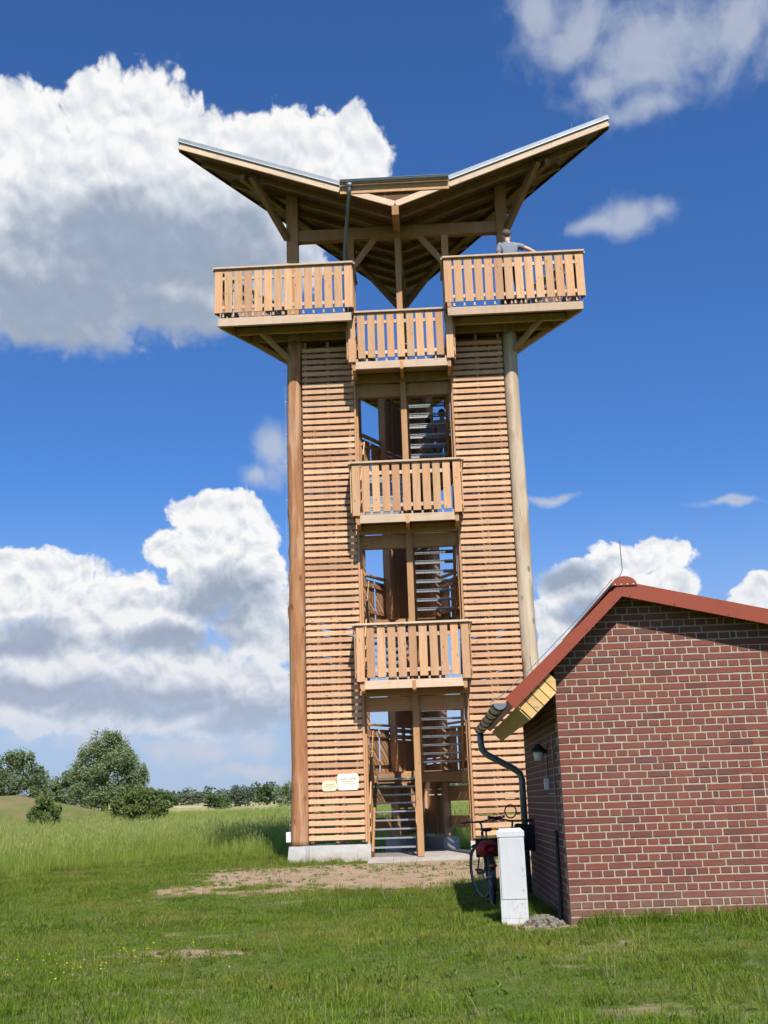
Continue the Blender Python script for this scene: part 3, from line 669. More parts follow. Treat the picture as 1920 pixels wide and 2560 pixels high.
# ---- lightning conductor down the left log, junction box
mb = MB(); cxl = -S2 - .215
mb.tube([(cxl, -.02, .5 + i * .8) for i in range(15)], .0028, 5)
for i in range(14): mb.box((cxl + .012, -.02, .9 + i * .78), (.03, .02, .018))
obj('conductor_wire', mb, M_GALV, tower)
obj('junction_box', MB().box((-S2 - .235, -.05, .66), (.09, .09, .2)), M_WHITE, tower)

# ---- two plaques screwed to the left slats
def rrect(w, h, r_, n=6):
    pts = []
    for cx_, cz_, a0 in ((w / 2 - r_, h / 2 - r_, 0), (-w / 2 + r_, h / 2 - r_, 90), (-w / 2 + r_, -h / 2 + r_, 180), (w / 2 - r_, -h / 2 + r_, 270)):
        for i in range(n + 1):
            a = R(a0 + 90 * i / n); pts.append((cx_ + r_ * math.cos(a), 0, cz_ + r_ * math.sin(a)))
    return pts
M_PLQ = plain('cream_plaque_enamel', (0.80, 0.74, 0.60), 0.4, var=0.05)
M_PLY = plain('pale_yellow_plaque_enamel', (0.74, 0.64, 0.42), 0.4, var=0.1)
M_INK = plain('grey_plaque_print', (0.22, 0.21, 0.20), 0.6, var=0.1)
def plaque(name, label, x, z, w, h, mt_, lines):
    o = obj(name, MB().prism(rrect(w, h, .06), (0, .012, 0)), mt_, None)
    o.location = t2w((x, -.055, z)); o.rotation_euler = (0, 0, TYAW); tag(o, label, 'plaque')
    rg = random.Random(int(x * 100))
    mb = MB()
    for zz, hw, th in lines:     # rows of print, too small to read
        xx = -hw
        while xx < hw:
            l = rg.uniform(.018, .045); mb.box((min(xx + l / 2, hw), -.0022, zz), (l, .002, th)); xx += l + .009
    obj('print', mb, M_INK, o)
    mb = MB()
    for sx_ in (-.06, .02, .09): mb.box((sx_, -.003, -h / 2 + .02), (.010, .004, .010))
    obj('screw', mb, M_INK, o)
plaque('plaque', 'larger cream plaque with three lines of print on the left slats', -1.475, 1.735, .45, .335, M_PLQ, ((.06, .15, .018), (.01, .12, .012), (-.035, .125, .010)))
plaque('plaque', 'smaller yellowish plaque left of the cream one on the slats', -1.865, 1.665, .305, .215, M_PLY, ((.03, .08, .010), (-.01, .11, .009), (-.05, .05, .009)))

# ================================================================== brick outbuilding
BX, BY, BYAW = 1.744, 11.90, R(-1.5)
BZ = 0.04
house = thing('brick_outbuilding', 'small red brick outbuilding with red-brown metal gable roof, right foreground', 'building', (BX, BY, 0), BYAW)
def b2w(q):
    cs, sn = math.cos(BYAW), math.sin(BYAW); return Vector((BX + q[0] * cs - q[1] * sn, BY + q[0] * sn + q[1] * cs, q[2]))
RX0, RZ0, SL, SR_ = 0.755, 3.33, 0.946, 0.237            # underside ridge, slopes
WID, LEN = 4.25, 4.05
def zu(x): return RZ0 - SL * (RX0 - x) if x < RX0 else RZ0 - SR_ * (x - RX0)
def mat_brick():
    mt, T, b = newmat('fired_red_brick')
    t = T.new('ShaderNodeAttribute', attribute_name='tint').outputs['Fac']; rnd = T.new('ShaderNodeObjectInfo').outputs['Random']
    f = T.m('FRACT', T.m('ADD', t, T.m('MULTIPLY', rnd, 5.3)))
    c = T.new('ShaderNodeTexCoord').outputs['Object']
    off = T.new('ShaderNodeCombineXYZ'); T.put(off.inputs[0], T.m('MULTIPLY', f, 31.0)); T.put(off.inputs[2], T.m('MULTIPLY', f, 17.0))
    q = T.v('ADD', c, off.outputs[0])
    base = T.ramp(f, [(0, (0.165, 0.050, 0.034)), (0.3, (0.188, 0.057, 0.036)), (0.55, (0.150, 0.047, 0.035)), (0.8, (0.186, 0.062, 0.036)), (0.94, (0.108, 0.040, 0.034)), (1.0, (0.176, 0.053, 0.034))])
    n = T.noise(q, 14, 5, 0.65); n2 = T.noise(T.v('MULTIPLY', q, (1, 1, 2.5)), 4, 4, 0.6)
    col = T.mix(T.mr(n, 0.45, 0.75, 0, 0.4), base, (0.13, 0.045, 0.044))
    col = T.mix(T.mr(n2, 0.5, 0.75, 0, 0.4), col, (0.165, 0.072, 0.062))
    gp = T.new('ShaderNodeNewGeometry').outputs['Position']
    big = T.noise(gp, 1.3, 5, 0.65); spl = T.new('ShaderNodeSeparateXYZ'); T.put(spl.inputs[0], gp)
    col = T.mix(T.mr(big, 0.48, 0.72, 0, 0.22), col, (0.23, 0.105, 0.080))
    dirt = T.m('MULTIPLY', T.mr(T.noise(gp, 5.0, 5, 0.7), 0.35, 0.65), T.mr(spl.outputs[2], 0.05, 0.45, 0.6, 0.0))
    col = T.mix(dirt, col, (0.22, 0.17, 0.12))
    T.put(b.inputs['Base Color'], col); b.inputs['Roughness'].default_value = 0.75; b.inputs['Specular IOR Level'].default_value = 0.3
    bp = T.new('ShaderNodeBump'); bp.inputs['Strength'].default_value = 0.35; bp.inputs['Distance'].default_value = 0.004
    T.put(bp.inputs['Height'], T.noise(q, 60, 4, 0.7)); T.l.new(bp.outputs[0], b.inputs['Normal'])
    return mt
M_BRICK = mat_brick()
M_MORTAR = plain('grey_beige_mortar', (0.345, 0.30, 0.225), 0.95, var=0.2, scale=7, bump=0.4)
core = MB()
D_ = 0.005     # mortar recess behind brick faces
prof = [(D_, -.3), (WID - D_, -.3), (WID - D_, zu(WID) + .06), (RX0, RZ0 + .06), (D_, zu(0) + .06)]
core.prism([(x, D_, z) for x, z in prof], (0, LEN - 2 * D_, 0))
wall = obj('wall', core, M_MORTAR, house); wall['label'] = 'mortar core of the brick walls'
CH, ST, HD, JT = 0.0745, 0.2375, 0.11875, 0.0125
def brick_mesh(L, seed):
    rg = random.Random(seed); vs, fs = chamfer_box(L, .05, CH - JT, .004)
    vs = [(x + rg.uniform(-.0015, .0015), y + rg.uniform(-.001, .001), z + rg.uniform(-.0012, .0012)) for x, y, z in vs]
    me = bpy.data.meshes.new('brick'); me.from_pydata(vs, [], fs); me.update()
    a = me.attributes.new('tint', 'FLOAT', 'POINT'); a.data.foreach_set('value', np.full(len(vs), rg.random(), dtype=np.float32)); me.materials.append(M_BRICK); return me
VST = [brick_mesh(ST - JT, 100 + i) for i in range(10)]; VHD = [brick_mesh(HD - JT, 200 + i) for i in range(10)]
rg = random.Random(12); cand = []; rest = MB()
ncs = int((3.45 - BZ) / CH) + 1
for ci in range(ncs):
    z0 = BZ - CH + ci * CH; zc = z0 + (CH - JT) / 2 + .004
    stretch = ci % 2 == 0
    lens = []
    if stretch:
        x = 0.0; first = (0.185 if (ci // 2) % 2 else 0.31) ; seq = [0.182] + ([0.119] if (ci // 2) % 2 else []) ; per = ST
    else: seq = [0.119]; per = HD
    # cut bricks wander along a rising diagonal
    xc = 1.62 + 0.012 * (ci % 7) - 0.18 * math.sin(ci * .45); x = 0.0; done = False; i = 0
    while x < WID - .02:
        L = seq[i] if i < len(seq) else per
        if not done and x > xc: L = (0.119 if stretch else 0.065); done = True
        L = min(L, WID - x)
        if L > .03: lens.append((x, L))
        x += L; i += 1
    for x, L in lens:
        a, bq = x + JT / 2 if x > 0 else 0.0, x + L - JT / 2
        lim = lambda q: zu(q) + .10
        zt = zc + CH / 2
        # cut to the roof slope
        if zt > lim(a) and a < RX0: a = max(a, RX0 - (RZ0 + .10 - zt) / SL)
        if zt > lim(bq) and bq > RX0: bq = min(bq, RX0 + (RZ0 + .10 - zt) / SR_)
        if bq - a < .02 or zc - CH / 2 > zu((a + bq) / 2) + .07: continue
        cx_ = (a + bq) / 2; dz = rg.uniform(-.002, .002); dy = rg.uniform(-.002, .002)
        whole = abs((bq - a) - (ST - JT)) < .002 or abs((bq - a) - (HD - JT)) < .002
        if whole and x < 2.45: cand.append((stretch, cx_, zc + dz, dy))
        else:
            vs, fs = chamfer_box(bq - a, .05, CH - JT, .004); rest.add([(vx + cx_, vy + .025 + dy, vz + zc + dz) for vx, vy, vz in vs], fs, rg.random())
cand.sort(key=lambda q: (not q[0], abs(q[1] - 1.0) + abs(q[2] - 1.6) * .5))
for i, (stt, x, z, dy) in enumerate(cand):
    if i < 300:
        obj('brick', rg.choice(VST if stt else VHD), M_BRICK, wall, (x, .025 + dy, z))
    else:
        vs, fs = chamfer_box((ST if stt else HD) - JT, .05, CH - JT, .004); rest.add([(vx + x, vy + .025 + dy, vz + z) for vx, vy, vz in vs], fs, rg.random())
# side wall (receding, in the shade)
for ci in range(ncs):
    zc = BZ - CH + ci * CH + (CH - JT) / 2 + .004
    if zc > zu(0) + .05: break
    y = 0.119 if ci % 2 == 0 else 0.2375
    per = HD if ci % 2 == 0 else ST
    while y < LEN - .02:
        L = min(per, LEN - y); vs, fs = chamfer_box(.05, max(.02, L - JT), CH - JT, .003)
        rest.add([(vx + .025 + .0, vy + y + L / 2, vz + zc) for vx, vy, vz in vs], fs, rg.random()); y += L
tag(obj('more_bricks', rest, M_BRICK, wall), kind='stuff')['label'] = 'remaining bricks of the gable and side wall'
# roof
roofb = obj('roof', MB().prism([(-.53, -.17, zu(-.53) + .16), (RX0, -.17, RZ0 + .17), (RX0, -.17, RZ0 + .04), (-.45, -.17, zu(-.45) + .03)], (0, LEN + .3, 0))
            .prism([(RX0, -.17, RZ0 + .17), (WID + .4, -.17, zu(WID + .4) + .15), (WID + .4, -.17, zu(WID + .4) + .03), (RX0, -.17, RZ0 + .04)], (0, LEN + .3, 0)), M_REDM, house)
up_l = Vector((-.687, 0, .727)) * .15
obj('barge_board', MB().prism([(-.447, -.2, 2.193), (RX0, -.2, RZ0), (RX0 + .02, -.2, RZ0 + .165), (-.447 - .103, -.2, 2.193 + .109)], (0, .022, 0)), M_REDM, roofb)
obj('barge_board', MB().prism([(RX0, -.201, RZ0), (WID + .42, -.201, zu(WID + .42)), (WID + .44, -.201, zu(WID + .42) + .158), (RX0 + .02, -.201, RZ0 + .165)], (0, .022, 0)), M_REDM, roofb)
obj('barge_return', MB().bar((-.447, -.185, 2.193 + .004), (RX0, -.185, RZ0 + .004), .05, .006), M_REDM, roofb)
obj('barge_return', MB().bar((RX0, -.185, RZ0 + .004), (WID + .42, -.185, zu(WID + .42) + .004), .05, .006), M_REDM, roofb)
cap = MB(); pts = [(0.79 + .135 * math.cos(R(a)), -.215, 3.445 + .10 * math.sin(R(a))) for a in range(0, 181, 15)]
cap.prism(pts, (0, LEN + .4, 0)); cap = obj('ridge_cap', cap, M_REDM, roofb)
for i in range(4): obj('rivet', MB().box((.69 + i * .065, -.218, 3.458), (.010, .006, .010)), M_WHITE, cap)
scr = MB()
for x in (-.36, 0.02, .36, .66):
    scr.box((x, -.204, zu(x) + .035), (.012, .006, .012))
for x in (.84, 1.3, 1.85, 2.3): scr.box((x, -.205, zu(x) + .025), (.012, .006, .012))
scr.box((.765, -.204, 3.40), (.012, .006, .012)); obj('screw', scr, M_SCREW, roofb)
# eave box of pine boards
dwn = Vector((-.727, 0, -.687)); prp = Vector((.687, 0, -.727))
e0 = Vector((-.41, 0, zu(-.41)))
for i in range(5):
    s0 = e0 - dwn * (i * .096); L1 = .086
    tp = .19
    def cut(q):   # keep the boards outside the wall
        return q
    a, b2 = s0, s0 - dwn * L1; c2, d2 = b2 + prp * tp, a + prp * tp
    poly = [a, b2, c2, d2]
    out = []
    for j in range(4):
        q0, q1 = poly[j], poly[(j + 1) % 4]
        if q0.x <= -.004: out.append(q0)
        if (q0.x + .004) * (q1.x + .004) < 0:
            t_ = (-.004 - q0.x) / (q1.x - q0.x); out.append(q0 + (q1 - q0) * t_)
    if len(out) >= 3:
        obj('soffit_board', MB().prism([(q.x, -.165 + .003 * (i % 2), q.z) for q in out], (0, .02, 0)), M_PINE, roofb)
s_in = e0 + prp * .19; s_up = s_in - dwn * ((-.005 - s_in.x) / .727)
obj('soffit', MB().prism([(s_in.x, -.145, s_in.z), (s_up.x, -.145, s_up.z), (s_up.x - .012 * .687, -.145, s_up.z + .012), (s_in.x - .012 * .687, -.145, s_in.z + .012)], (0, 2.2, 0)), M_PINE, roofb)
obj('soffit', MB().prism([(s_in.x, 2.058, s_in.z), (s_up.x, 2.058, s_up.z), (s_up.x - .012 * .687, 2.058, s_up.z + .012), (s_in.x - .012 * .687, 2.058, s_in.z + .012)], (0, 2.12, 0)), M_PINE, roofb)
obj('eave_board', MB().prism([(e0.x - .005, -.15, e0.z - .005), (s_in.x - .002, -.15, s_in.z - .002), (s_in.x - .002 - .02 * .727, -.15, s_in.z - .02 * .687), (e0.x - .02, -.15, e0.z - .02)], (0, LEN + .27, 0)), M_PINE, roofb)
gut = obj('gutter', half_gutter(-.215, LEN + .15, -.60, 2.255, .068, axis='y'), M_ZDARK, roofb)
for i in range(7):
    y = -.12 + i * .68
    obj('bracket', MB().tube([(-.60 + .073 * math.cos(math.pi + math.pi * j / 8), y, 2.255 + .073 * math.sin(math.pi + math.pi * j / 8)) for j in range(9)], .007, 5), M_BLACK, gut)
dp = obj('downpipe', MB().tube([(-.60, 4.06, 2.20), (-.60, 4.06, 2.06), (-.585, 4.06, 1.97), (-.53, 4.06, 1.90), (-.14, 4.06, 1.68), (-.075, 4.06, 1.62), (-.055, 4.06, 1.54), (-.055, 4.06, -.1)], .046, 12), M_ZDARK, roofb, smooth=True)
obj('lightning_rod', MB().tube([(.70, -.16, 3.50), (.76, -.16, 3.56), (.79, -.16, 3.62), (.79, -.16, 3.95)], .005, 6), M_ZDARK, roofb)
obj('lightning_rod', MB().tube([(-.03, 1.9, zu(-.03) + .15), (-.05, 1.9, zu(-.05) + .42)], .005, 5), M_ZINC, roofb)
obj('conductor_wire', MB().tube([(.68, -.13, 3.53), (.3, -.13, zu(.3) + .235), (-.3, -.13, zu(-.3) + .235), (-.55, -.13, 2.36), (-.69, -.10, 2.27), (-.685, -.05, 2.22)], .0045, 5), M_ZINC, roofb)
# lamp, switch box and conduits on the side wall
lamp = obj('wall_lamp', MB().lathe([(.045, -.10), (.058, -.02), (.058, 0)], (-.10, 1.15, 1.80), 12), M_WHITE, house, smooth=True)
obj('lamp_hood', MB().lathe([(.09, 0.0), (.088, .015), (.03, .075), (.012, .09)], (-.10, 1.15, 1.80), 14), M_BLACK, lamp, smooth=True)
obj('bracket', MB().box((-.03, 1.15, 1.80), (.08, .04, .05)), M_BLACK, lamp)
cnd = obj('conduit', MB().tube([(-.012, 1.15, 1.72), (-.012, 1.15, 1.50)], .010, 6).tube([(-.012, .50, 1.95), (-.012, .50, .9)], .008, 6).tube([(-.012, 1.1, 1.33), (-.012, .52, 1.33)], .008, 6), M_ZDARK, house)
obj('switch_box', MB().box((-.03, 1.15, 1.44), (.05, .08, .12)), M_WHITE, cnd)
obj('drain_pipe', MB().tube([(-.03, .50, .95), (-.03, .50, .3), (-.05, .45, 0.0)], [.018, .022, .03], 8), M_BLACK, house)

# ================================================================== cable cabinet
M_CAB = None
mt, T, b = newmat('chalky_white_polyester')
c = T.new('ShaderNodeTexCoord').outputs['Object']
st = T.noise(T.v('MULTIPLY', c, (30, 30, 3)), 1.0, 4, 0.6); dirt = T.noise(c, 9, 5, 0.65)
zz = T.new('ShaderNodeSeparateXYZ'); T.put(zz.inputs[0], c)
col = T.mix(T.mr(st, 0.4, 0.7, 0, 0.5), (0.52, 0.53, 0.535), (0.46, 0.47, 0.475))
col = T.mix(T.m('MULTIPLY', T.mr(dirt, 0.5, 0.7), T.mr(zz.outputs[2], 0.0, 0.25, 0.9, 0.15)), col, (0.42, 0.38, 0.30))
T.put(b.inputs['Base Color'], col); b.inputs['Roughness'].default_value = 0.6
M_CAB = mt
cab = thing('cable_cabinet', 'tall narrow white cable cabinet in front of the parked bicycles', 'cabinet', (1.235, 12.42, 0), R(-5))
def tapered(w0, w1, d0, d1, z0, z1): return [(-w0 / 2, -d0 / 2, z0), (w0 / 2, -d0 / 2, z0), (w0 / 2, d0 / 2, z0), (-w0 / 2, d0 / 2, z0), (-w1 / 2, -d1 / 2, z1), (w1 / 2, -d1 / 2, z1), (w1 / 2, d1 / 2, z1), (-w1 / 2, d1 / 2, z1)]
obj('base', MB().hexa(tapered(.285, .283, .30, .30, -.15, .085)), M_CAB, cab)
obj('plinth_panel', MB().hexa(tapered(.280, .279, .296, .296, .087, .27)), M_CAB, cab)
obj('body', MB().hexa(tapered(.278, .274, .292, .288, .2725, .90)), M_CAB, cab)
door = obj('door', MB().hexa([(-.122, -.150, .278), (.132, -.150, .278), (.132, -.14, .278), (-.122, -.14, .278), (-.120, -.1475, .895), (.130, -.1475, .895), (.130, -.138, .895), (-.120, -.138, .895)]), M_CAB, cab)
rb_ = MB()
for i in range(9): rb_.box((-.10 + i * .026, -.1505, .585), (.004, .003, .60))
tag(obj('ribs', rb_, M_CAB, door), kind='stuff')
obj('lid', MB().hexa(tapered(.288, .288, .304, .304, .902, .955)).hexa(tapered(.284, .22, .30, .23, .955, .985)), M_CAB, cab)
M_DIRT = plain('dark_cracks', (0.09, 0.085, 0.08), 0.9, var=0.2)
obj('seam', MB().box((-.127, -.1475, .585), (.005, .003, .62)), M_DIRT, cab)
rg = random.Random(2); mb = MB()
for i in range(13):
    x, z = rg.uniform(-.11, .12), rg.uniform(.10, .262); l = rg.uniform(.01, .05)
    mb.box((x, -.1487, z), (.0022, .002, l) if rg.random() < .7 else (l * .5, .002, .002))
for i in range(9): mb.box((.105 + rg.uniform(-.02, .02), -.1512, rg.uniform(.3, .6)), (.003, .002, rg.uniform(.01, .03)))
tag(obj('paint_cracks', mb, M_DIRT, cab), kind='stuff')

# ================================================================== bicycles
M_TYRE = M_BLACK; M_ALU = plain('brushed_aluminium', (0.55, 0.56, 0.58), 0.35, 0.9, var=0.1)
M_FRAMEA = plain('black_bicycle_paint', (0.02, 0.02, 0.024), 0.3, var=0.1); M_FRAMEB = plain('dark_blue_bicycle_paint', (0.02, 0.03, 0.06), 0.3, var=0.1)
M_BAG = plain('red_nylon', (0.33, 0.012, 0.018), 0.7, var=0.2, scale=20, bump=0.3); M_BAGK = plain('black_nylon', (0.014, 0.014, 0.017), 0.75, var=0.25, scale=20, bump=0.3)
M_REFL = plain('red_reflector', (0.42, 0.05, 0.02), 0.2, var=0.1)
def ring(y, z, rad, tr, axis_rot=0.0, n=40, k=8):
    return MB().tube([(0, y + rad * math.cos(2 * math.pi * i / n), z + rad * math.sin(2 * math.pi * i / n)) for i in range(n)], tr, k, closed=True)
def wheel(parent, y, name):
    rim = obj(name, ring(0, 0, .315, .011), M_ZDARK, parent, (0, y, .345), smooth=True)
    obj('tyre', ring(0, 0, .333, .021), M_TYRE, rim, smooth=True)
    sp = MB()
    for i in range(28):
        a = 2 * math.pi * i / 28; s = .02 if i % 2 else -.02
        sp.tube([(s, .018 * math.cos(a + .6), .018 * math.sin(a + .6)), (0, .312 * math.cos(a), .312 * math.sin(a))], .0016, 4)
    tag(obj('spokes', sp, M_ZDARK, rim), kind='stuff')
    obj('hub', MB().tube([(-.055, 0, 0), (.055, 0, 0)], .022, 10), M_ALU, rim); return rim
def bicycle(label, loc, rotz, lean, steer, mframe, bag):
    bk = thing('bicycle', label, 'bicycle', loc, rotz, 'bicycles parked behind the white cabinet'); bk.rotation_euler = (0, lean, rotz)
    BBp = (0, .44, .29); ST_ = (0, .27, .78); HT = (0, .80, .84); HB = (0, .84, .70); RH = (0, 0, .345)
    f = MB()
    f.tube([BBp, ST_], .016, 8); f.tube([(0, .30, .70), HT], .016, 8); f.tube([BBp, HB], .019, 8); f.tube([(0, .795, .87), (0, .845, .67)], .019, 8)
    for s in (-.05, .05):
        f.tube([(s * .5, .42, .29), (s, .02, .345)], .009, 6); f.tube([(s * .4, .285, .73), (s, .02, .345)], .008, 6)
    obj('frame', f, mframe, bk, smooth=True)
    wheel(bk, 0.0, 'rear_wheel')
    fw_ = wheel(bk, 1.04, 'front_wheel')
    piv = Vector((0, .83, .75)); Rm = Matrix.Translation(piv) @ Matrix.Rotation(steer, 4, Vector((0, -.24, .97))) @ Matrix.Translation(-piv)
    fw_.matrix_basis = Rm @ Matrix.Translation((0, 1.04, .345))
    fk = MB(); fk.tube([(0, .845, .67), (0, .85, .64)], .02, 8)
    for s in (-.05, .05): fk.tube([(s * .9, .85, .655), (s, .93, .50), (s, 1.04, .345)], .011, 6)
    o = obj('fork', fk, mframe, bk, smooth=True); o.matrix_basis = Rm
    hb = MB(); hb.tube([(0, .795, .87), (0, .79, .96), (0, .85, 1.0)], .013, 8)
    hb.tube([(-.31, .72, 1.03), (-.18, .80, 1.02), (-.05, .85, 1.0), (.05, .85, 1.0), (.18, .80, 1.02), (.31, .72, 1.03)], .011, 8)
    h = obj('handlebar', hb, M_FRAMEA, bk, smooth=True); h.matrix_basis = Rm
    for s in (-1, 1):
        obj('grip', MB().tube([(s * .32, .715, 1.03), (s * .205, .785, 1.022)], .018, 8), M_BLACK, h)
        obj('brake_lever', MB().tube([(s * .17, .81, 1.02), (s * .20, .85, 1.0), (s * .29, .80, .985)], .007, 5), M_BLACK, h)
    obj('bell', MB().lathe([(.026, 0), (.024, .015), (.008, .026)], (-.13, .82, 1.035), 10), M_ALU, h, smooth=True)
    fg = MB()
    for i in range(12):
        a0, a1 = R(60 + i * 13), R(60 + (i + 1) * 13)
        q = lambda a, s: (s, 1.04 + .365 * math.cos(a) * 1.0, .345 + .365 * math.sin(a))
        fg.add([q(a0, -.028), q(a0, .028), q(a1, .028), q(a1, -.028)], [(0, 1, 2, 3)])
    fg.add([(-.035, 1.04 + .365 * math.cos(R(216)), .345 + .365 * math.sin(R(216))), (.035, 1.04 + .365 * math.cos(R(216)), .345 + .365 * math.sin(R(216))), (.04, .70, .06), (-.04, .70, .06)], [(0, 1, 2, 3)])
    o = obj('front_mudguard', fg, M_FRAMEA, bk); o.matrix_basis = Rm
    sm = o.modifiers.new('thick', 'SOLIDIFY'); sm.thickness = .006
    rg2 = MB()
    for i in range(14):
        a0, a1 = R(20 + i * 13), R(20 + (i + 1) * 13)
        q = lambda a, s: (s, .365 * math.cos(a), .345 + .365 * math.sin(a))
        rg2.add([q(a0, -.028), q(a0, .028), q(a1, .028), q(a1, -.028)], [(0, 1, 2, 3)])
    o = obj('rear_mudguard', rg2, M_FRAMEA, bk); sm = o.modifiers.new('thick', 'SOLIDIFY'); sm.thickness = .006
    obj('seat_post', MB().tube([ST_, (0, .245, .90)], .013, 8), M_ALU, bk)
    sd_ = MB(); prof_ = [(.055, .075), (.09, .035), (.075, .0), (.0, -.12)]
    pts = []
    for yy, hw, zz_ in ((-.13, .03, .92), (-.10, .075, .935), (-.02, .08, .935), (.05, .045, .93), (.14, .02, .925), (.155, .008, .915)):
        pts.append([(-hw, .235 + yy, zz_ - .03), (-hw * .8, .235 + yy, zz_), (hw * .8, .235 + yy, zz_), (hw, .235 + yy, zz_ - .03)])
    vs = [q for row in pts for q in row]; fs = [(i * 4 + j, i * 4 + j + 1, i * 4 + 5 + j, i * 4 + 4 + j) for i in range(5) for j in range(3)] + [(i * 4 + 3, i * 4, i * 4 + 4, i * 4 + 7) for i in range(5)] + [(0, 1, 2, 3), (23, 22, 21, 20)]
    obj('saddle', sd_.add(vs, fs), M_BLACK, bk, smooth=True)
    rk = MB()
    for s in (-.06, .06): rk.tube([(s, .24, .74), (s, -.28, .74)], .006, 5); rk.tube([(s, -.1, .74), (s, .0, .35)], .005, 5)
    for yy in (-.28, -.1, .08): rk.tube([(-.06, yy, .74), (.06, yy, .74)], .005, 5)
    obj('rack', rk, M_BLACK, bk)
    ck = obj('crank', MB().tube([(-.05, .44, .29), (.05, .44, .29)], .014, 8).tube([(.06, .44, .29), (.07, .54, .16)], .009, 6).tube([(-.06, .44, .29), (-.07, .34, .42)], .009, 6)
             .tube([(.045, .44 + .09 * math.cos(i * .3142), .29 + .09 * math.sin(i * .3142)) for i in range(20)], .004, 5, closed=True), M_ALU, bk)
    obj('pedal', MB().box((.12, .54, .16), (.09, .08, .02)), M_BLACK, ck); obj('pedal', MB().box((-.12, .34, .42), (.09, .08, .02)), M_BLACK, ck)
    obj('rear_light', MB().lathe([(.02, -.022), (.045, -.015), (.045, .015), (.02, .022)], (0, -.36, .50), 12), M_REFL, bk, smooth=True)
    if bag == 'red':
        vs = []; g = MB(); rows = ((-.24, .06, .66, .04), (-.22, .13, .60, .09), (-.10, .15, .585, .115), (.06, .15, .585, .115), (.17, .12, .60, .085), (.20, .05, .65, .03))
        for yy, hw, z0, hh in rows:
            for i in range(12):
                a = 2 * math.pi * i / 12; vs.append((-.02 + hw * math.cos(a) * (1 + .06 * math.sin(5 * a + yy * 30)), yy, z0 + hh * .9 + hh * math.sin(a) * (1 + .08 * math.cos(4 * a + yy * 20))))
        fs = [(i * 12 + j, i * 12 + (j + 1) % 12, (i + 1) * 12 + (j + 1) % 12, (i + 1) * 12 + j) for i in range(5) for j in range(12)] + [tuple(range(12)), tuple(range(71, 59, -1))]
        bg_ = obj('luggage_bag', g.add(vs, fs), M_BAG, bk, smooth=True); sb = bg_.modifiers.new('s', 'SUBSURF'); sb.levels = sb.render_levels = 1
        obj('strap', MB().box((-.02, .02, .70), (.29, .03, .225)), M_BAGK, bg_).scale = (1, 1, 1)
    else:
        g = MB().hexa([(.05, .74, .66), (.33, .72, .62), (.34, .92, .62), (.06, .94, .66), (.02, .70, .97), (.33, .68, .96), (.35, .95, .96), (.03, .97, .97)])
        bg_ = obj('handlebar_bag', g, M_BAGK, bk); bv = bg_.modifiers.new('b', 'BEVEL'); bv.width = .05; bv.segments = 3
        obj('strap', MB().tube([(.34, .74, .90), (.385, .73, .80), (.39, .73, .66), (.35, .74, .60)], .012, 6), M_BLACK, bg_)
        lk = MB().tube([(-.02 + .075 * math.cos(i * .35), .86 + .02 * math.sin(i * .35), 1.12 + .085 * math.sin(i * .35)) for i in range(36)], .009, 6)
        obj('coiled_lock', lk, M_BLACK, bk, smooth=True)
    return bk
zg_ = lambda x, y: float(gz(x, y))
bicycle('bicycle with a red bag on its rear rack, left of the white cabinet', (1.19, 14.62, zg_(1.19, 14.62) - .02), R(1), R(-1), R(18), M_FRAMEA, 'red')
bicycle('dark bicycle with a black handlebar bag between cabinet and brick wall', (1.46, 14.5, zg_(1.46, 14.5) - .02), R(-2), R(4), R(-4), M_FRAMEB, 'black')

# rubble heap between cabinet and wall
M_STONE = plain('broken_concrete_rubble', (0.165, 0.145, 0.115), 0.95, var=0.4, scale=12, bump=0.4)
rg = random.Random(8); mb = MB()
for i in range(150):
    x, y = rg.gauss(1.50, .10), rg.gauss(12.15, .30)
    if x > 1.73: continue
    s = rg.uniform(.008, .034); h = .09 * math.exp(-((x - 1.5) / .13) ** 2 - ((y - 12.15) / .4) ** 2)
    vs, fs = chamfer_box(s * 2, s * 1.6, s * 1.1, s * .3); Mx = Euler((rg.uniform(0, 3), rg.uniform(0, 3), rg.uniform(0, 3))).to_matrix()
    mb.add([tuple(Mx @ Vector(v) + Vector((x, y, zg_(x, y) + h * .7))) for v in vs], fs, rg.random())
tag(obj('rubble', mb, M_STONE), 'small heap of grey rubble between cabinet and brick wall', 'rubble', kind='stuff')

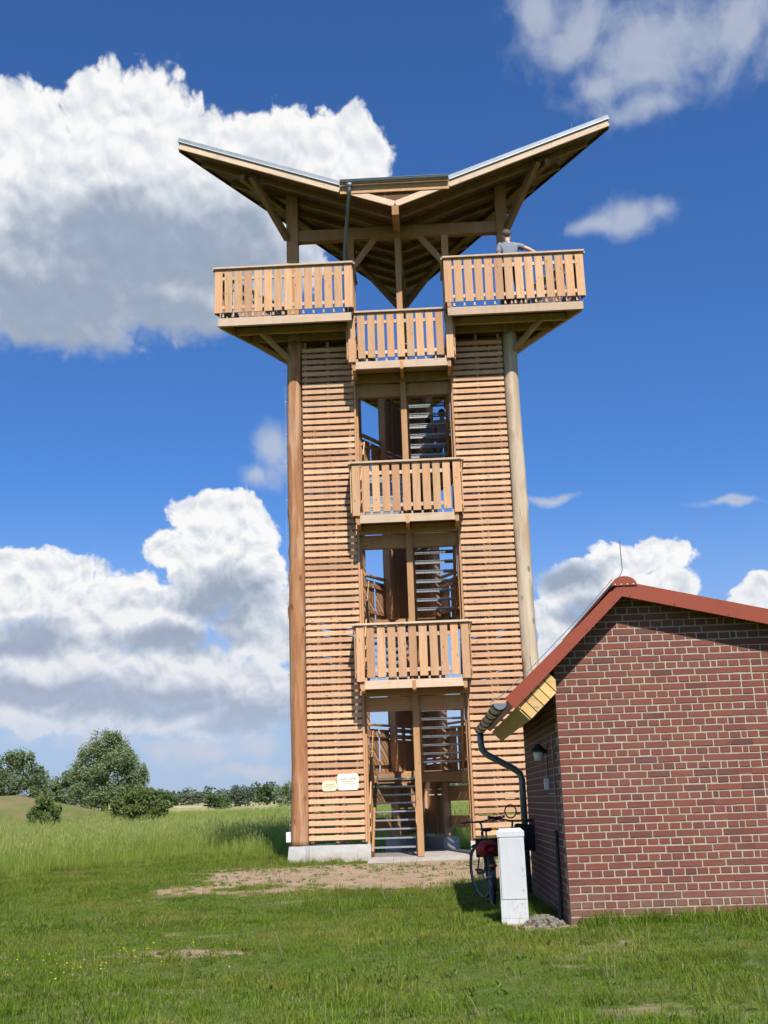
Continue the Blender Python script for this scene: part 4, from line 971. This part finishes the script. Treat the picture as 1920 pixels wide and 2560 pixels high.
# ================================================================== people
M_SKIN = plain('skin', (0.56, 0.33, 0.24), 0.55, var=0.06); 
def skin_obj(name, nodes, edges, mat, parent, sub=2, root=0):
    """nodes: list of (pos, radius_x, radius_y); grown into one continuous surface"""
    me = bpy.data.meshes.new(name); me.from_pydata([q[0] for q in nodes], edges, []); me.update()
    o = bpy.data.objects.new(name, me); COL.objects.link(o); o.parent = parent; me.materials.append(mat)
    md = o.modifiers.new('skin', 'SKIN'); md.use_smooth_shade = True
    if not me.skin_vertices: me.skin_vertices.new()
    sv = me.skin_vertices[0].data
    for i, q in enumerate(nodes): sv[i].radius = (q[1], q[2] if len(q) > 2 else q[1]); sv[i].use_root = (i == root)
    ss = o.modifiers.new('sub', 'SUBSURF'); ss.levels = ss.render_levels = sub
    return o
def hand(nodes, edges, wi, wrist, d, side):
    """palm + four fingers and a thumb growing from node wi; d = direction of the hand"""
    d = Vector(d).normalized(); s = d.cross(Vector((0, 0, 1)));
    if s.length < .1: s = Vector((0, 1, 0))
    s.normalize(); w = Vector(wrist); nrm = d.cross(s)
    palm = w + d * .055; nodes.append((tuple(palm), .034, .018)); pi = len(nodes) - 1; edges.append((wi, pi))
    kn = w + d * .09; 
    for k, (off, l) in enumerate(((-.030, .065), (-.010, .078), (.010, .074), (.030, .058))):
        a = kn + s * off; b_ = a + d * l * .55 - nrm * .012; c_ = b_ + d * l * .45 - nrm * .022
        i0 = len(nodes); nodes += [(tuple(a), .0095), (tuple(b_), .0085), (tuple(c_), .0070)]; edges += [(pi, i0), (i0, i0 + 1), (i0 + 1, i0 + 2)]
    a = w + d * .03 - s * .035 * side; b_ = a + d * .035 - s * .022 * side
    i0 = len(nodes); nodes += [(tuple(a), .011), (tuple(b_), .0085)]; edges += [(pi, i0), (i0, i0 + 1)]
def person(label, loc, rotz, scale, arms, cols, head_turn=0.0, shorts=False):
    """standing figure facing local +Y, 1.75 m tall before scaling; arms = ((elbow, wrist) left, right)"""
    pe = thing('person', label, 'person', loc, rotz); pe.scale = (scale,) * 3
    N = [((0, 0, .95), .135, .10), ((0, .0, 1.12), .125, .09), ((0, .01, 1.30), .145, .10), ((0, -.005, 1.44), .075, .07), ((0, 0, 1.51), .055, .055),
         ((0, .02, 1.565), .07, .075), ((0, .02, 1.645), .078, .095), ((0, .01, 1.70), .065, .08)]
    E_ = [(0, 1), (1, 2), (2, 3), (3, 4), (4, 5), (5, 6), (6, 7)]
    N.append(((0, .125, 1.625), .012)); E_.append((6, 8))                       # nose
    for s in (-1, 1): N.append(((s * .088, .0, 1.63), .012)); E_.append((6, len(N) - 1))   # ears
    wr = []
    for s, (el_, wr_) in zip((-1, 1), arms):
        i0 = len(N); N += [((s * .175, 0, 1.40), .062, .058), (el_, .043, .043), (wr_, .030, .028)]
        E_ += [(2, i0), (i0, i0 + 1), (i0 + 1, i0 + 2)]; d = Vector(wr_) - Vector(el_); hand(N, E_, i0 + 2, wr_, d, s)
    for s in (-1, 1):
        i0 = len(N); N += [((s * .095, 0, .88), .095, .09), ((s * .105, .015, .50), .062, .06), ((s * .105, -.01, .30), .056, .055), ((s * .105, -.02, .10), .040, .040), ((s * .11, .0, .045), .042, .04), ((s * .12, .12, .03), .038, .026), ((s * .125, .19, .025), .03, .02)]
        E_ += [(0, i0)] + [(i0 + j, i0 + j + 1) for j in range(6)]
    skin_obj('body', N, E_, cols['skin'], pe)
    # t-shirt
    Ns = [((0, 0, .93), .165, .125), ((0, 0, 1.10), .155, .112), ((0, .01, 1.30), .170, .122), ((0, 0, 1.42), .115, .095), ((0, 0, 1.475), .072, .068)]
    Es = [(0, 1), (1, 2), (2, 3), (3, 4)]
    for s, (el_, wr_) in zip((-1, 1), arms):
        sh = Vector((s * .18, 0, 1.395)); e = Vector(el_); i0 = len(Ns)
        Ns += [(tuple(sh), .084, .078), (tuple(sh.lerp(e, .72)), .066, .066)]; Es += [(2, i0), (i0, i0 + 1)]
    skin_obj('t_shirt', Ns, Es, cols['shirt'], pe)
    Nt = [((0, 0, 1.0), .15, .115), ((0, 0, .90), .155, .12)]; Et = [(0, 1)]
    for s in (-1, 1):
        i0 = len(Nt); Nt += [((s * .10, 0, .82), .112, .108), ((s * .107, .012, .50), .085 if shorts else .078, .082)]; Et += [(1, i0), (i0, i0 + 1)]
        if not shorts: Nt.append(((s * .107, -.015, .12), .064, .066)); Et.append((i0 + 1, i0 + 2))
    skin_obj('shorts' if shorts else 'trousers', Nt, Et, cols['trousers'], pe, root=1)
    hm = MB(); vs = []; rg_ = random.Random(label)
    for i in range(8):
        ph = math.pi * .56 * i / 7
        for j in range(16):
            th = 2 * math.pi * j / 16; back = .5 - .5 * math.sin(th); ext = 1 + .45 * back * (i / 7)
            vs.append((.093 * math.sin(ph * ext) * math.cos(th) * rg_.uniform(.97, 1.05), .012 + .112 * math.sin(ph * ext) * math.sin(th) * rg_.uniform(.97, 1.05), 1.655 + .108 * math.cos(ph * ext)))
    fs = [(i * 16 + j, i * 16 + (j + 1) % 16, (i + 1) * 16 + (j + 1) % 16, (i + 1) * 16 + j) for i in range(7) for j in range(16)]
    obj('hair', hm.add(vs, fs), cols['hair'], pe, smooth=True)
    for s in (-1, 1):
        obj('shoe', MB().tube([(s * .108, -.06, .045), (s * .112, .03, .05), (s * .12, .13, .04), (s * .126, .215, .03)], [.048, .052, .047, .03], 10), cols['shoe'], pe, smooth=True)
    return pe
hair_g = plain('greying_brown_hair', (0.10, 0.075, 0.05), 0.8, var=0.5, scale=30); hair_d = plain('dark_hair', (0.02, 0.016, 0.013), 0.8, var=0.3)
shirt_g = plain('grey_cotton', (0.20, 0.22, 0.26), 0.9, var=0.15, scale=8); shirt_b = plain('blue_grey_cotton', (0.22, 0.28, 0.36), 0.9, var=0.12); shirt_p = plain('pale_pink_cotton', (0.55, 0.42, 0.40), 0.9, var=0.1)
tr_d = plain('dark_denim', (0.03, 0.035, 0.055), 0.9, var=0.2); tr_k = plain('khaki_cotton', (0.30, 0.27, 0.20), 0.9, var=0.12)
ARM_DOWN_L, ARM_DOWN_R = ((-.24, -.03, 1.12), (-.25, .04, .88)), ((.24, -.03, 1.12), (.25, .05, .88))
person('grey-haired person in a grey t-shirt leaning an arm on the top railing', t2w((2.66, -.66, DECK + .0)), TYAW + R(8), 1.13,
       (ARM_DOWN_L, ((.40, -.05, 1.27), (.60, -.10, 1.10))), dict(skin=M_SKIN, shirt=shirt_g, trousers=tr_d, hair=hair_g, shoe=M_BLACK)).rotation_euler.y = R(-4)
ZM = FL[1] + 1.785 - .01
person('dark-haired person in a pale shirt on the top stair landing', t2w((.92, 2.62, ZM)), TYAW + R(5), 1.0,
       (ARM_DOWN_L, ((.30, .10, 1.16), (.34, .30, 1.20))), dict(skin=M_SKIN, shirt=shirt_p, trousers=tr_k, hair=hair_d, shoe=M_BLACK), shorts=True)
person('shorter person in a blue-grey shirt beside the taller one on the stair landing', t2w((.56, 2.66, ZM)), TYAW - R(10), .88,
       (ARM_DOWN_L, ARM_DOWN_R), dict(skin=M_SKIN, shirt=shirt_b, trousers=tr_k, hair=hair_d, shoe=M_BLACK), shorts=True)

# ================================================================== vegetation
def leafmat(name, lo, hi, trans=0.25, patch=None):
    mt = bpy.data.materials.new(name); mt.use_nodes = True; T = NT(mt.node_tree); b = T.n['Principled BSDF']
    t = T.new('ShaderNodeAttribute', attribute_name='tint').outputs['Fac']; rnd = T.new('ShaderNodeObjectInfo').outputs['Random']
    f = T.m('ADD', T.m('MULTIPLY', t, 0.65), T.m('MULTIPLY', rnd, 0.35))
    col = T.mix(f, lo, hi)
    if patch:
        lc = T.new('ShaderNodeObjectInfo').outputs['Location']
        col = T.mix(T.mr(T.noise(lc, 0.55, 4, 0.6), 0.45, 0.66, 0, 0.7), col, patch)
        col = T.mix(T.mr(T.noise(T.v('ADD', lc, (31, 7, 0)), 0.9, 4, 0.6), 0.5, 0.7, 0, 0.6), col, tuple(x * .62 for x in lo))
    T.put(b.inputs['Base Color'], col); b.inputs['Roughness'].default_value = 0.6; b.inputs['Specular IOR Level'].default_value = 0.2
    tr = T.new('ShaderNodeBsdfTranslucent'); T.put(tr.inputs[0], col); mx = T.new('ShaderNodeMixShader'); mx.inputs[0].default_value = trans
    T.l.new(b.outputs[0], mx.inputs[1]); T.l.new(tr.outputs[0], mx.inputs[2]); T.l.new(mx.outputs[0], T.n['Material Output'].inputs[0])
    return mt
def np_mesh(name, V, F, tint, mat):
    me = bpy.data.meshes.new(name); me.vertices.add(len(V)); me.vertices.foreach_set('co', V.astype(np.float32).reshape(-1))
    k = F.shape[1]; me.loops.add(F.size); me.loops.foreach_set('vertex_index', F.astype(np.int32).reshape(-1))
    me.polygons.add(len(F)); me.polygons.foreach_set('loop_start', (np.arange(len(F)) * k).astype(np.int32)); me.polygons.foreach_set('loop_total', np.full(len(F), k, np.int32))
    me.update(calc_edges=True); a = me.attributes.new('tint', 'FLOAT', 'POINT'); a.data.foreach_set('value', tint.astype(np.float32)); me.materials.append(mat)
    return me
M_BARK = plain('grey_brown_bark', (0.11, 0.085, 0.06), 0.9, var=0.3, scale=6, bump=0.5)
M_LF_WIL = leafmat('willow_grey_green_leaves', (0.140, 0.185, 0.080), (0.285, 0.345, 0.165), .4)
M_LF_DARK = leafmat('dark_oak_leaves', (0.055, 0.095, 0.032), (0.125, 0.19, 0.066), .3)
M_LF_PINE = leafmat('pine_needles', (0.085, 0.125, 0.034), (0.215, 0.265, 0.080), .35)
M_LF_FAR = leafmat('distant_hedge_leaves', (0.085, 0.120, 0.075), (0.165, 0.205, 0.130), .3)
def crown_mesh(rng, blobs, n, size, mat, droop=0.0, up=0.0):
    """leaf-sized faces spread through a union of lumpy ellipsoids; blobs: (x,y,z,rx,ry,rz)"""
    B = np.array(blobs, float)
    sub = []
    for q in B:
        for _ in range(4):
            d = rng.normal(size=3); d /= np.linalg.norm(d); d[2] = abs(d[2]) * .9 - .15; f = rng.uniform(.22, .42)
            sub.append(list(q[:3] + d * q[3:6] * rng.uniform(.75, 1.05)) + list(q[3:6] * f))
    B = np.concatenate([B * np.array([1, 1, 1, .92, .92, .92]), np.array(sub)]); w = B[:, 3] * B[:, 5] + .01; pick = rng.choice(len(B), n, p=w / w.sum())
    d = rng.normal(size=(n, 3)); d /= np.linalg.norm(d, axis=1)[:, None]
    # clumps: pull directions towards a limited number of tips per blob
    tips = rng.normal(size=(len(B), 26, 3)); tips /= np.linalg.norm(tips, axis=2)[:, :, None]
    tr = rng.uniform(.55, 1.12, size=(len(B), 26))
    ti = rng.integers(0, 26, n); tip = tips[pick, ti]; rad = tr[pick, ti] * (1 - .5 * rng.random(n) ** 2.2)
    dd = tip + rng.normal(size=(n, 3)) * .30; dd /= np.linalg.norm(dd, axis=1)[:, None]
    C = B[pick, :3] + dd * B[pick, 3:6] * rad[:, None]
    C[:, 2] -= droop * rng.random(n)
    a = rng.normal(size=(n, 3)); a[:, 2] = a[:, 2] * .6 + up; a /= np.linalg.norm(a, axis=1)[:, None]
    bb = np.cross(a, rng.normal(size=(n, 3))); bb /= np.linalg.norm(bb, axis=1)[:, None]
    s = size * rng.uniform(.5, 1.25, n)[:, None]; asp = .45 if up else .6
    V = np.stack([C - a * s, C + bb * s * asp, C + a * s, C - bb * s * asp], 1).reshape(-1, 3)
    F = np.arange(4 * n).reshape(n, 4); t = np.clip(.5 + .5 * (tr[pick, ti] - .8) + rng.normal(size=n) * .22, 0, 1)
    return np_mesh('crown', V, F, np.repeat(t, 4), mat)
def tree(name, label, cat, x, y, blobs, n, size, mat, seed, trunk_r, trunk_h, group=None, droop=0.0, up=0.0, sink=0.0):
    """blobs are relative to the tree's foot"""
    rng = np.random.default_rng(seed); z = float(gz(x, y)) - sink
    tr = thing(name, label, cat, (x, y, z), 0.0, group)
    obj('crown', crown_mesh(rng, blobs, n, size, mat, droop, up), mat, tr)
    mb = MB(); rg = random.Random(seed)
    mb.tube([(0, 0, -.3), (rg.uniform(-.05, .05), 0, trunk_h * .4), (rg.uniform(-.15, .15), rg.uniform(-.1, .1), trunk_h)], [trunk_r * 1.25, trunk_r, trunk_r * .55], 9)
    for bx in blobs[:8]:
        q = Vector(bx[:3]); s0 = Vector((0, 0, trunk_h * rg.uniform(.45, .95)))
        mb.tube([s0, s0.lerp(q, .5) + Vector((0, 0, .12 * bx[5])), q + Vector((0, 0, .3 * bx[5]))], [trunk_r * .5, trunk_r * .32, trunk_r * .1], 6)
    obj('trunk', mb, M_BARK, tr, smooth=True); return tr
# near group on the left, beyond the meadow
tree('willow_tree', 'tall broad grey-green willow, tallest tree at the left', 'tree', -18.1, 72.0,
     [(-.1, 0, 4.75, 1.05, 1.0, 1.0), (.6, .1, 4.4, .9, 1.0, 1.0), (-.9, .2, 4.0, 1.15, 1.1, 1.1), (1.2, -.2, 3.6, 1.0, 1.1, 1.1), (-1.5, 0, 3.0, 1.1, 1.1, 1.2), (.1, -.3, 3.0, 1.7, 1.3, 1.3), (1.9, .1, 2.7, .85, .9, 1.1), (-.4, -.4, 1.6, 2.2, 1.4, 1.2), (1.6, 0, 1.5, 1.3, 1.0, 1.1), (2.3, 0, 2.0, .55, .7, 1.2)],
     34000, .070, M_LF_WIL, 1, .22, 3.2, droop=.35)
tree('willow_tree', 'loose grey-green tree at the far left edge of the photo', 'tree', -26.0, 78.0,
     [(.5, 0, 4.9, .95, .9, 1.0), (-.5, 0, 4.6, 1.1, 1.1, 1.1), (1.4, .1, 3.8, 1.1, .9, 1.1), (-.2, 0, 3.2, 1.6, 1.2, 1.3), (1.9, 0, 2.6, 1.0, .8, 1.1), (-1.8, 0, 3.2, 1.4, 1.1, 1.6), (.6, 0, 1.8, 2.4, 1.2, 1.2)], 22000, .085, M_LF_WIL, 2, .18, 2.8, droop=.3, sink=.5)
tree('willow_tree', 'low thin tree between the leftmost tree and the tall willow', 'tree', -22.9, 81.0,
     [(0, 0, 3.3, 1.0, .8, .8), (-1.1, 0, 2.8, 1.0, .7, .8), (1.2, 0, 3.0, 1.0, .8, .9), (.1, 0, 2.0, 2.2, 1.0, 1.0), (2.3, 0, 2.2, 1.1, .8, 1.0), (-2.0, 0, 1.9, 1.0, .8, .9)], 16000, .085, M_LF_WIL, 3, .12, 1.8, sink=.3)
tree('pine_shrub', 'wide bushy young pine at the foot of the tall willow', 'shrub', -13.3, 60.0,
     [(-.3, 0, 1.5, .75, .7, .75), (.5, 0, 1.35, .7, .7, .65), (-.9, .1, .95, .7, .7, .65), (1.15, 0, .85, .6, .6, .6), (.1, -.2, .7, 1.2, .8, .6)], 9000, .09, M_LF_PINE, 4, .09, 1.0, up=.9)
tree('pine_shrub', 'small rounded young pine in front of the sandy mound', 'shrub', -17.0, 56.0,
     [(0, 0, 1.25, .5, .5, .6), (-.35, 0, .8, .5, .5, .5), (.4, 0, .8, .5, .5, .5), (0, -.1, .45, .85, .6, .45)], 5500, .08, M_LF_PINE, 5, .07, .8, up=.9)
# far line
def bl(w, h, rng): return [(rng.uniform(-.4, .4) * w, rng.uniform(-.2, .2) * w, h * rng.uniform(.35, .72), w * rng.uniform(.25, .42), w * .3, h * rng.uniform(.22, .33)) for _ in range(7)] + [(0, 0, h * .3, w * .48, w * .4, h * .3), (-.2 * w, 0, h * .14, w * .35, w * .3, h * .2), (.22 * w, 0, h * .14, w * .33, w * .3, h * .2)]
brg = random.Random(31)
for (x, y, w, h, mat, lab) in (
        (-37.6, 190, 4.2, 3.2, M_LF_DARK, 'dark rounded tree at the left end of the far tree line'),
        (-41.0, 230, 5.6, 2.7, M_LF_FAR, 'low far tree right of the dark rounded one'),
        (-52.0, 320, 5.0, 1.9, M_LF_FAR, 'faintest low trees in the gap of the far tree line'),
        (-19.6, 130, 2.6, 1.9, M_LF_DARK, 'lone low bush in front of the pale straw field'),
        (-21.4, 160, 4.0, 3.4, M_LF_FAR, 'pale grey-green tree left of the dark dome-shaped ones'),
        (-18.8, 170, 3.8, 3.6, M_LF_DARK, 'dark dome-shaped tree near the tower on the horizon'),
        (-11.0, 120, 2.6, 3.5, M_LF_WIL, 'grey-green tree touching the left log of the tower'),
        (-15.5, 178, 3.6, 3.0, M_LF_DARK, 'dark tree partly behind the tower log'),
        (-32.0, 205, 3.6, 1.6, M_LF_FAR, 'small far bush beside the straw field')):
    tree('field_tree', lab, 'tree', x, y, bl(w, h, brg), 2600, .13 * y / 130, mat, int(-x * 10), .12, h * .5, 'far tree line')
# the rest of the horizon wood reads as one mass
rng = np.random.default_rng(77); bs = []
for i in range(330):
    x = rng.uniform(-420, 420); y = rng.uniform(300, 380)
    if -56 < x < -20 and rng.random() < .6: continue
    h = rng.uniform(1.6, 4.2); z = float(gz(x, y))
    for k in range(3): bs.append((x + rng.uniform(-2, 2), y + rng.uniform(-1, 1), z + h * rng.uniform(.3, .7), rng.uniform(1.6, 3.4), 2.0, h * rng.uniform(.3, .5)))
tag(obj('horizon_wood', crown_mesh(rng, bs, 60000, .5, M_LF_FAR), M_LF_FAR), 'thin hazy line of far woodland along the horizon', 'woodland', kind='stuff')

# ---- grass: tufts of blades set out by geometry nodes
def tuft_mesh(name, rng, nb, spread, h0, h1, w, bend, mat, seed_heads=0.0):
    V = []; F = []; T_ = []; k = 0
    for i in range(nb):
        a = rng.uniform(0, 6.283); rr = spread * math.sqrt(rng.random()); b0 = np.array([rr * math.cos(a), rr * math.sin(a), -.01])
        h = rng.uniform(h0, h1); d = rng.uniform(0, 6.283); lean = bend * h * rng.uniform(.2, 1.0); dr = np.array([math.cos(d), math.sin(d), 0]); sd = np.array([-dr[1], dr[0], 0]); ww = w * rng.uniform(.6, 1.2)
        m1 = b0 + dr * lean * .3 + np.array([0, 0, h * .6]); t1 = b0 + dr * lean + np.array([0, 0, h])
        tn = rng.random()
        V += [b0 - sd * ww, b0 + sd * ww, m1 + sd * ww * .7, m1 - sd * ww * .7, t1 + sd * ww * .12, t1 - sd * ww * .12]; T_ += [tn * .8] * 2 + [tn * .9] * 2 + [min(1, tn + .1)] * 2
        F += [(k, k + 1, k + 2, k + 3), (k + 3, k + 2, k + 4, k + 5)]; k += 6
        if rng.random() < seed_heads:
            u_ = np.array([0, 0, 1.0]); s2 = ww * 2.2; L = h * .18
            V += [t1 - sd * s2 * .3, t1 + sd * s2 * .3, t1 + sd * s2 + u_ * L * .5 + dr * .01, t1 - sd * s2 + u_ * L * .5 + dr * .01, t1 + u_ * L + sd * .001, t1 + u_ * L - sd * .001]; T_ += [1.0] * 6
            F += [(k, k + 1, k + 2, k + 3), (k + 3, k + 2, k + 4, k + 5)]; k += 6
    return np_mesh(name, np.array(V), np.array(F), np.array(T_), mat)
def scatter(name, label, cat, protos, X, Y, S, rng, tilt=.12, zoff=0.0):
    pc = bpy.data.collections.new(name + '_tufts')
    for i, me in enumerate(protos):
        o = bpy.data.objects.new(f'{name}_tuft', me); pc.objects.link(o)
    n = len(X); me = bpy.data.meshes.new(name); me.vertices.add(n)
    co = np.stack([X, Y, gz(X, Y) + zoff], 1); me.vertices.foreach_set('co', co.astype(np.float32).reshape(-1))
    rot = np.stack([rng.normal(size=n) * tilt, rng.normal(size=n) * tilt, rng.uniform(0, 6.283, n)], 1)
    a = me.attributes.new('rot', 'FLOAT_VECTOR', 'POINT'); a.data.foreach_set('vector', rot.astype(np.float32).reshape(-1))
    a = me.attributes.new('scl', 'FLOAT', 'POINT'); a.data.foreach_set('value', np.asarray(S, np.float32))
    a = me.attributes.new('idx', 'INT', 'POINT'); a.data.foreach_set('value', rng.integers(0, len(protos), n).astype(np.int32))
    me.update(); o = bpy.data.objects.new(name, me); COL.objects.link(o); tag(o, label, cat, kind='stuff')
    ng = bpy.data.node_groups.new(name + '_gn', 'GeometryNodeTree')
    ng.interface.new_socket('Geometry', in_out='INPUT', socket_type='NodeSocketGeometry'); ng.interface.new_socket('Geometry', in_out='OUTPUT', socket_type='NodeSocketGeometry')
    N = ng.nodes; gi = N.new('NodeGroupInput'); go = N.new('NodeGroupOutput'); mp = N.new('GeometryNodeMeshToPoints'); ip = N.new('GeometryNodeInstanceOnPoints'); ci = N.new('GeometryNodeCollectionInfo')
    ci.inputs['Collection'].default_value = pc; ci.inputs['Separate Children'].default_value = True; ci.inputs['Reset Children'].default_value = True
    def na(nm, ty):
        q = N.new('GeometryNodeInputNamedAttribute'); q.data_type = ty; q.inputs[0].default_value = nm; return [s for s in q.outputs if s.enabled and s.name == 'Attribute'][0]
    L = ng.links; L.new(gi.outputs[0], mp.inputs['Mesh']); L.new(mp.outputs[0], ip.inputs['Points']); L.new(ci.outputs[0], ip.inputs['Instance'])
    ip.inputs['Pick Instance'].default_value = True
    L.new(na('idx', 'INT'), ip.inputs['Instance Index']); L.new(na('rot', 'FLOAT_VECTOR'), ip.inputs['Rotation']); L.new(na('scl', 'FLOAT'), ip.inputs['Scale']); L.new(ip.outputs[0], go.inputs[0])
    md = o.modifiers.new('tufts', 'NODES'); md.node_group = ng; return o
M_GR_LAWN = leafmat('lawn_grass_blades', (0.090, 0.160, 0.012), (0.235, 0.315, 0.030), .45, (0.30, 0.295, 0.058))
M_GR_DRY = leafmat('dry_lawn_blades', (0.14, 0.13, 0.05), (0.33, 0.27, 0.13), .3)
M_GR_TALL = leafmat('meadow_grass_blades', (0.180, 0.285, 0.024), (0.395, 0.480, 0.075), .5, (0.44, 0.47, 0.12))
M_GR_HEAD = leafmat('meadow_seed_grass', (0.22, 0.30, 0.05), (0.43, 0.45, 0.14), .5)
rng = np.random.default_rng(5)
short = [tuft_mesh('short_grass', rng, 46, .09, .018, .055, .0030, .75, M_GR_LAWN) for _ in range(5)] + [tuft_mesh('dry_grass', rng, 24, .09, .02, .05, .003, .9, M_GR_DRY)]
mid = [tuft_mesh('long_grass', rng, 26, .10, .06, .17, .004, .6, M_GR_LAWN) for _ in range(3)]
tall = [tuft_mesh('tall_grass', rng, 38, .26, .30, .72, .006, .45, M_GR_TALL, .0) for _ in range(4)] + [tuft_mesh('seed_grass', rng, 22, .26, .45, .92, .0045, .35, M_GR_HEAD, .8) for _ in range(2)]
def footprint(x, y):     # true where something is built
    cs, sn = math.cos(TYAW), math.sin(TYAW); dx, dy = x - TX, y - TY; lx, ly = dx * cs + dy * sn, -dx * sn + dy * cs
    tw = (ly > -.15) & (ly < 4.6) & (np.abs(lx) < 2.8 * (1 - (ly - .0) / 5.2) + .1)
    pad = (ly > -1.45) & (ly < .2) & (lx > -1.15) & (lx < 1.45)
    cs, sn = math.cos(BYAW), math.sin(BYAW); dx, dy = x - BX, y - BY; lx, ly = dx * cs + dy * sn, -dx * sn + dy * cs
    hs = (lx > .01) & (lx < WID) & (ly > .01) & (ly < LEN)
    return tw | pad | hs
def tallness(x, y):
    e = 33.0 + 3.0 * (fbm(x, y, .18, 61) - .5) - 9.5 * sstep(-5.0, -10.0, x)
    return sstep(-9.0, 3.5, y - e)
def wedge(n, y0, y1, rng, l=-.62, r_=.62):
    y = np.sqrt(rng.uniform(y0 ** 2, y1 ** 2, n)); x = rng.uniform(l, r_, n) * y; return x, y
# lawn
x, y = wedge(95000, 5.5, 31.0, rng); sd_ = sand(x, y); tl = tallness(x, y); patch = fbm(x, y, .8, 71)
keep = (~footprint(x, y)) & (rng.random(len(x)) > np.clip(sd_ * 1.1 - .08, 0, .97)) & (rng.random(len(x)) > tl * .6)
x, y, patch = x[keep], y[keep], patch[keep]
tlk = tallness(x, y)
scatter('lawn_grass', 'short patchy lawn grass in the foreground', 'grass', short, x, y, (.40 + .95 * patch * rng.uniform(.6, 1.2, len(x))) * (1 + 1.6 * tlk), rng)
# longer tufts: in the lawn, along the wall, round the plinth
x, y = wedge(8200, 5.5, 27.0, rng); sd_ = sand(x, y); tl = tallness(x, y); patch = fbm(x, y, .45, 81)
keep = (~footprint(x, y)) & (rng.random(len(x)) > sd_ * 1.1) & (rng.random(len(x)) < np.clip((patch - .43) * 3.4, .04, 1) + tl * .5)
x, y = x[keep], y[keep]
xw = rng.uniform(1.85, 4.4, 240); yw = BY - .0 - (xw - BX) * math.tan(-BYAW) * 1 - np.abs(rng.normal(size=240)) * .10 - .03
xf = rng.uniform(-2.4, -.5, 60); yf = 23.83 + (.53 - xf) * .035 - np.abs(rng.normal(size=60)) * .10; kf = vnoise(xf, yf, 2.2, 3) > .55
x = np.concatenate([x, xw, xf[kf]]); y = np.concatenate([y, yw, yf[kf]])
scatter('long_grass', 'longer grass tufts scattered through the lawn and along the wall', 'grass', mid, x, y, rng.uniform(.5, 1.15, len(x)), rng, .18)
# meadow
x1, y1 = wedge(30000, 14, 48, rng); x2, y2 = wedge(24000, 44, 105, rng, -.62, .5)
x, y = np.concatenate([x1, x2]), np.concatenate([y1, y2]); tl = tallness(x, y)
dune_ = np.exp(-((x + 23) / 7.0) ** 2 - ((y - 65) / 8.0) ** 2)
keep = (~footprint(x, y)) & (rng.random(len(x)) < tl) & (rng.random(len(x)) > dune_ * 1.9); x, y, tl = x[keep], y[keep], tl[keep]
scatter('meadow_grass', 'tall waving meadow grass with seed heads left of and behind the tower', 'grass', tall, x, y, (.22 + .66 * tl) * rng.uniform(.65, 1.1, len(x)) * np.where(y > 50, .8, 1.0), rng, .10)
# yellow flowers
M_YEL = leafmat('yellow_petals', (0.62, 0.50, 0.02), (0.78, 0.66, 0.05), .2)
fl_v = []; fl_f = []
for i in range(6):
    a = i * math.pi / 3; k = len(fl_v); fl_v += [(0, 0, .10), (.016 * math.cos(a - .45), .016 * math.sin(a - .45), .108), (.022 * math.cos(a), .022 * math.sin(a), .106), (.016 * math.cos(a + .45), .016 * math.sin(a + .45), .108)]; fl_f.append((k, k + 1, k + 2, k + 3))
flm = [np_mesh('yellow_flower', np.array(fl_v), np.array(fl_f), np.full(len(fl_v), .6), M_YEL)]
x = np.concatenate([rng.normal(-2.9, .50, 70), rng.normal(-2.4, .45, 60), rng.uniform(-4.2, -1.2, 40)]); y = np.concatenate([rng.normal(10.8, .55, 70), rng.normal(10.1, .42, 60), rng.uniform(9.0, 13.0, 40)])
scatter('yellow_flowers', 'small yellow flowers in the lawn at lower left', 'flowers', flm, x, y, rng.uniform(.26, .46, len(x)), rng, .3, zoff=.03)

# broad-leaved weeds in the lawn, pebbles on the bare sand
M_WEED = leafmat('broad_weed_leaves', (0.075, 0.145, 0.018), (0.16, 0.25, 0.04), .35)
weeds = [tuft_mesh('weed_rosette', rng, 14, .05, .02, .05, .010, 1.8, M_WEED) for _ in range(3)] + [tuft_mesh('dead_stalks', rng, 7, .12, .08, .26, .0022, .9, M_GR_DRY)]
x, y = wedge(4200, 5.5, 24.0, rng); k_ = (~footprint(x, y)) & (fbm(x, y, .6, 93) > .58); x, y = x[k_], y[k_]
scatter('lawn_weeds', 'broad-leaved weeds and dead stalks scattered in the lawn', 'weeds', weeds, x, y, rng.uniform(.5, 1.3, len(x)), rng, .25)
pv, pf = chamfer_box(.05, .038, .026, .010)
pb = [np_mesh('pebble', np.array(pv), np.array([f if len(f) == 4 else list(f) + [f[2]] for f in pf])[:18], np.full(len(pv), .5), M_STONE)]
x, y = wedge(2600, 8.0, 24.0, rng); k_ = (~footprint(x, y)) & (sand(x, y) > .45); x, y = x[k_], y[k_]
scatter('pebbles', 'small pebbles and clods on the bare sand', 'pebbles', pb, x, y, rng.uniform(.25, 1.1, len(x)) ** 1.5, rng, 1.0)
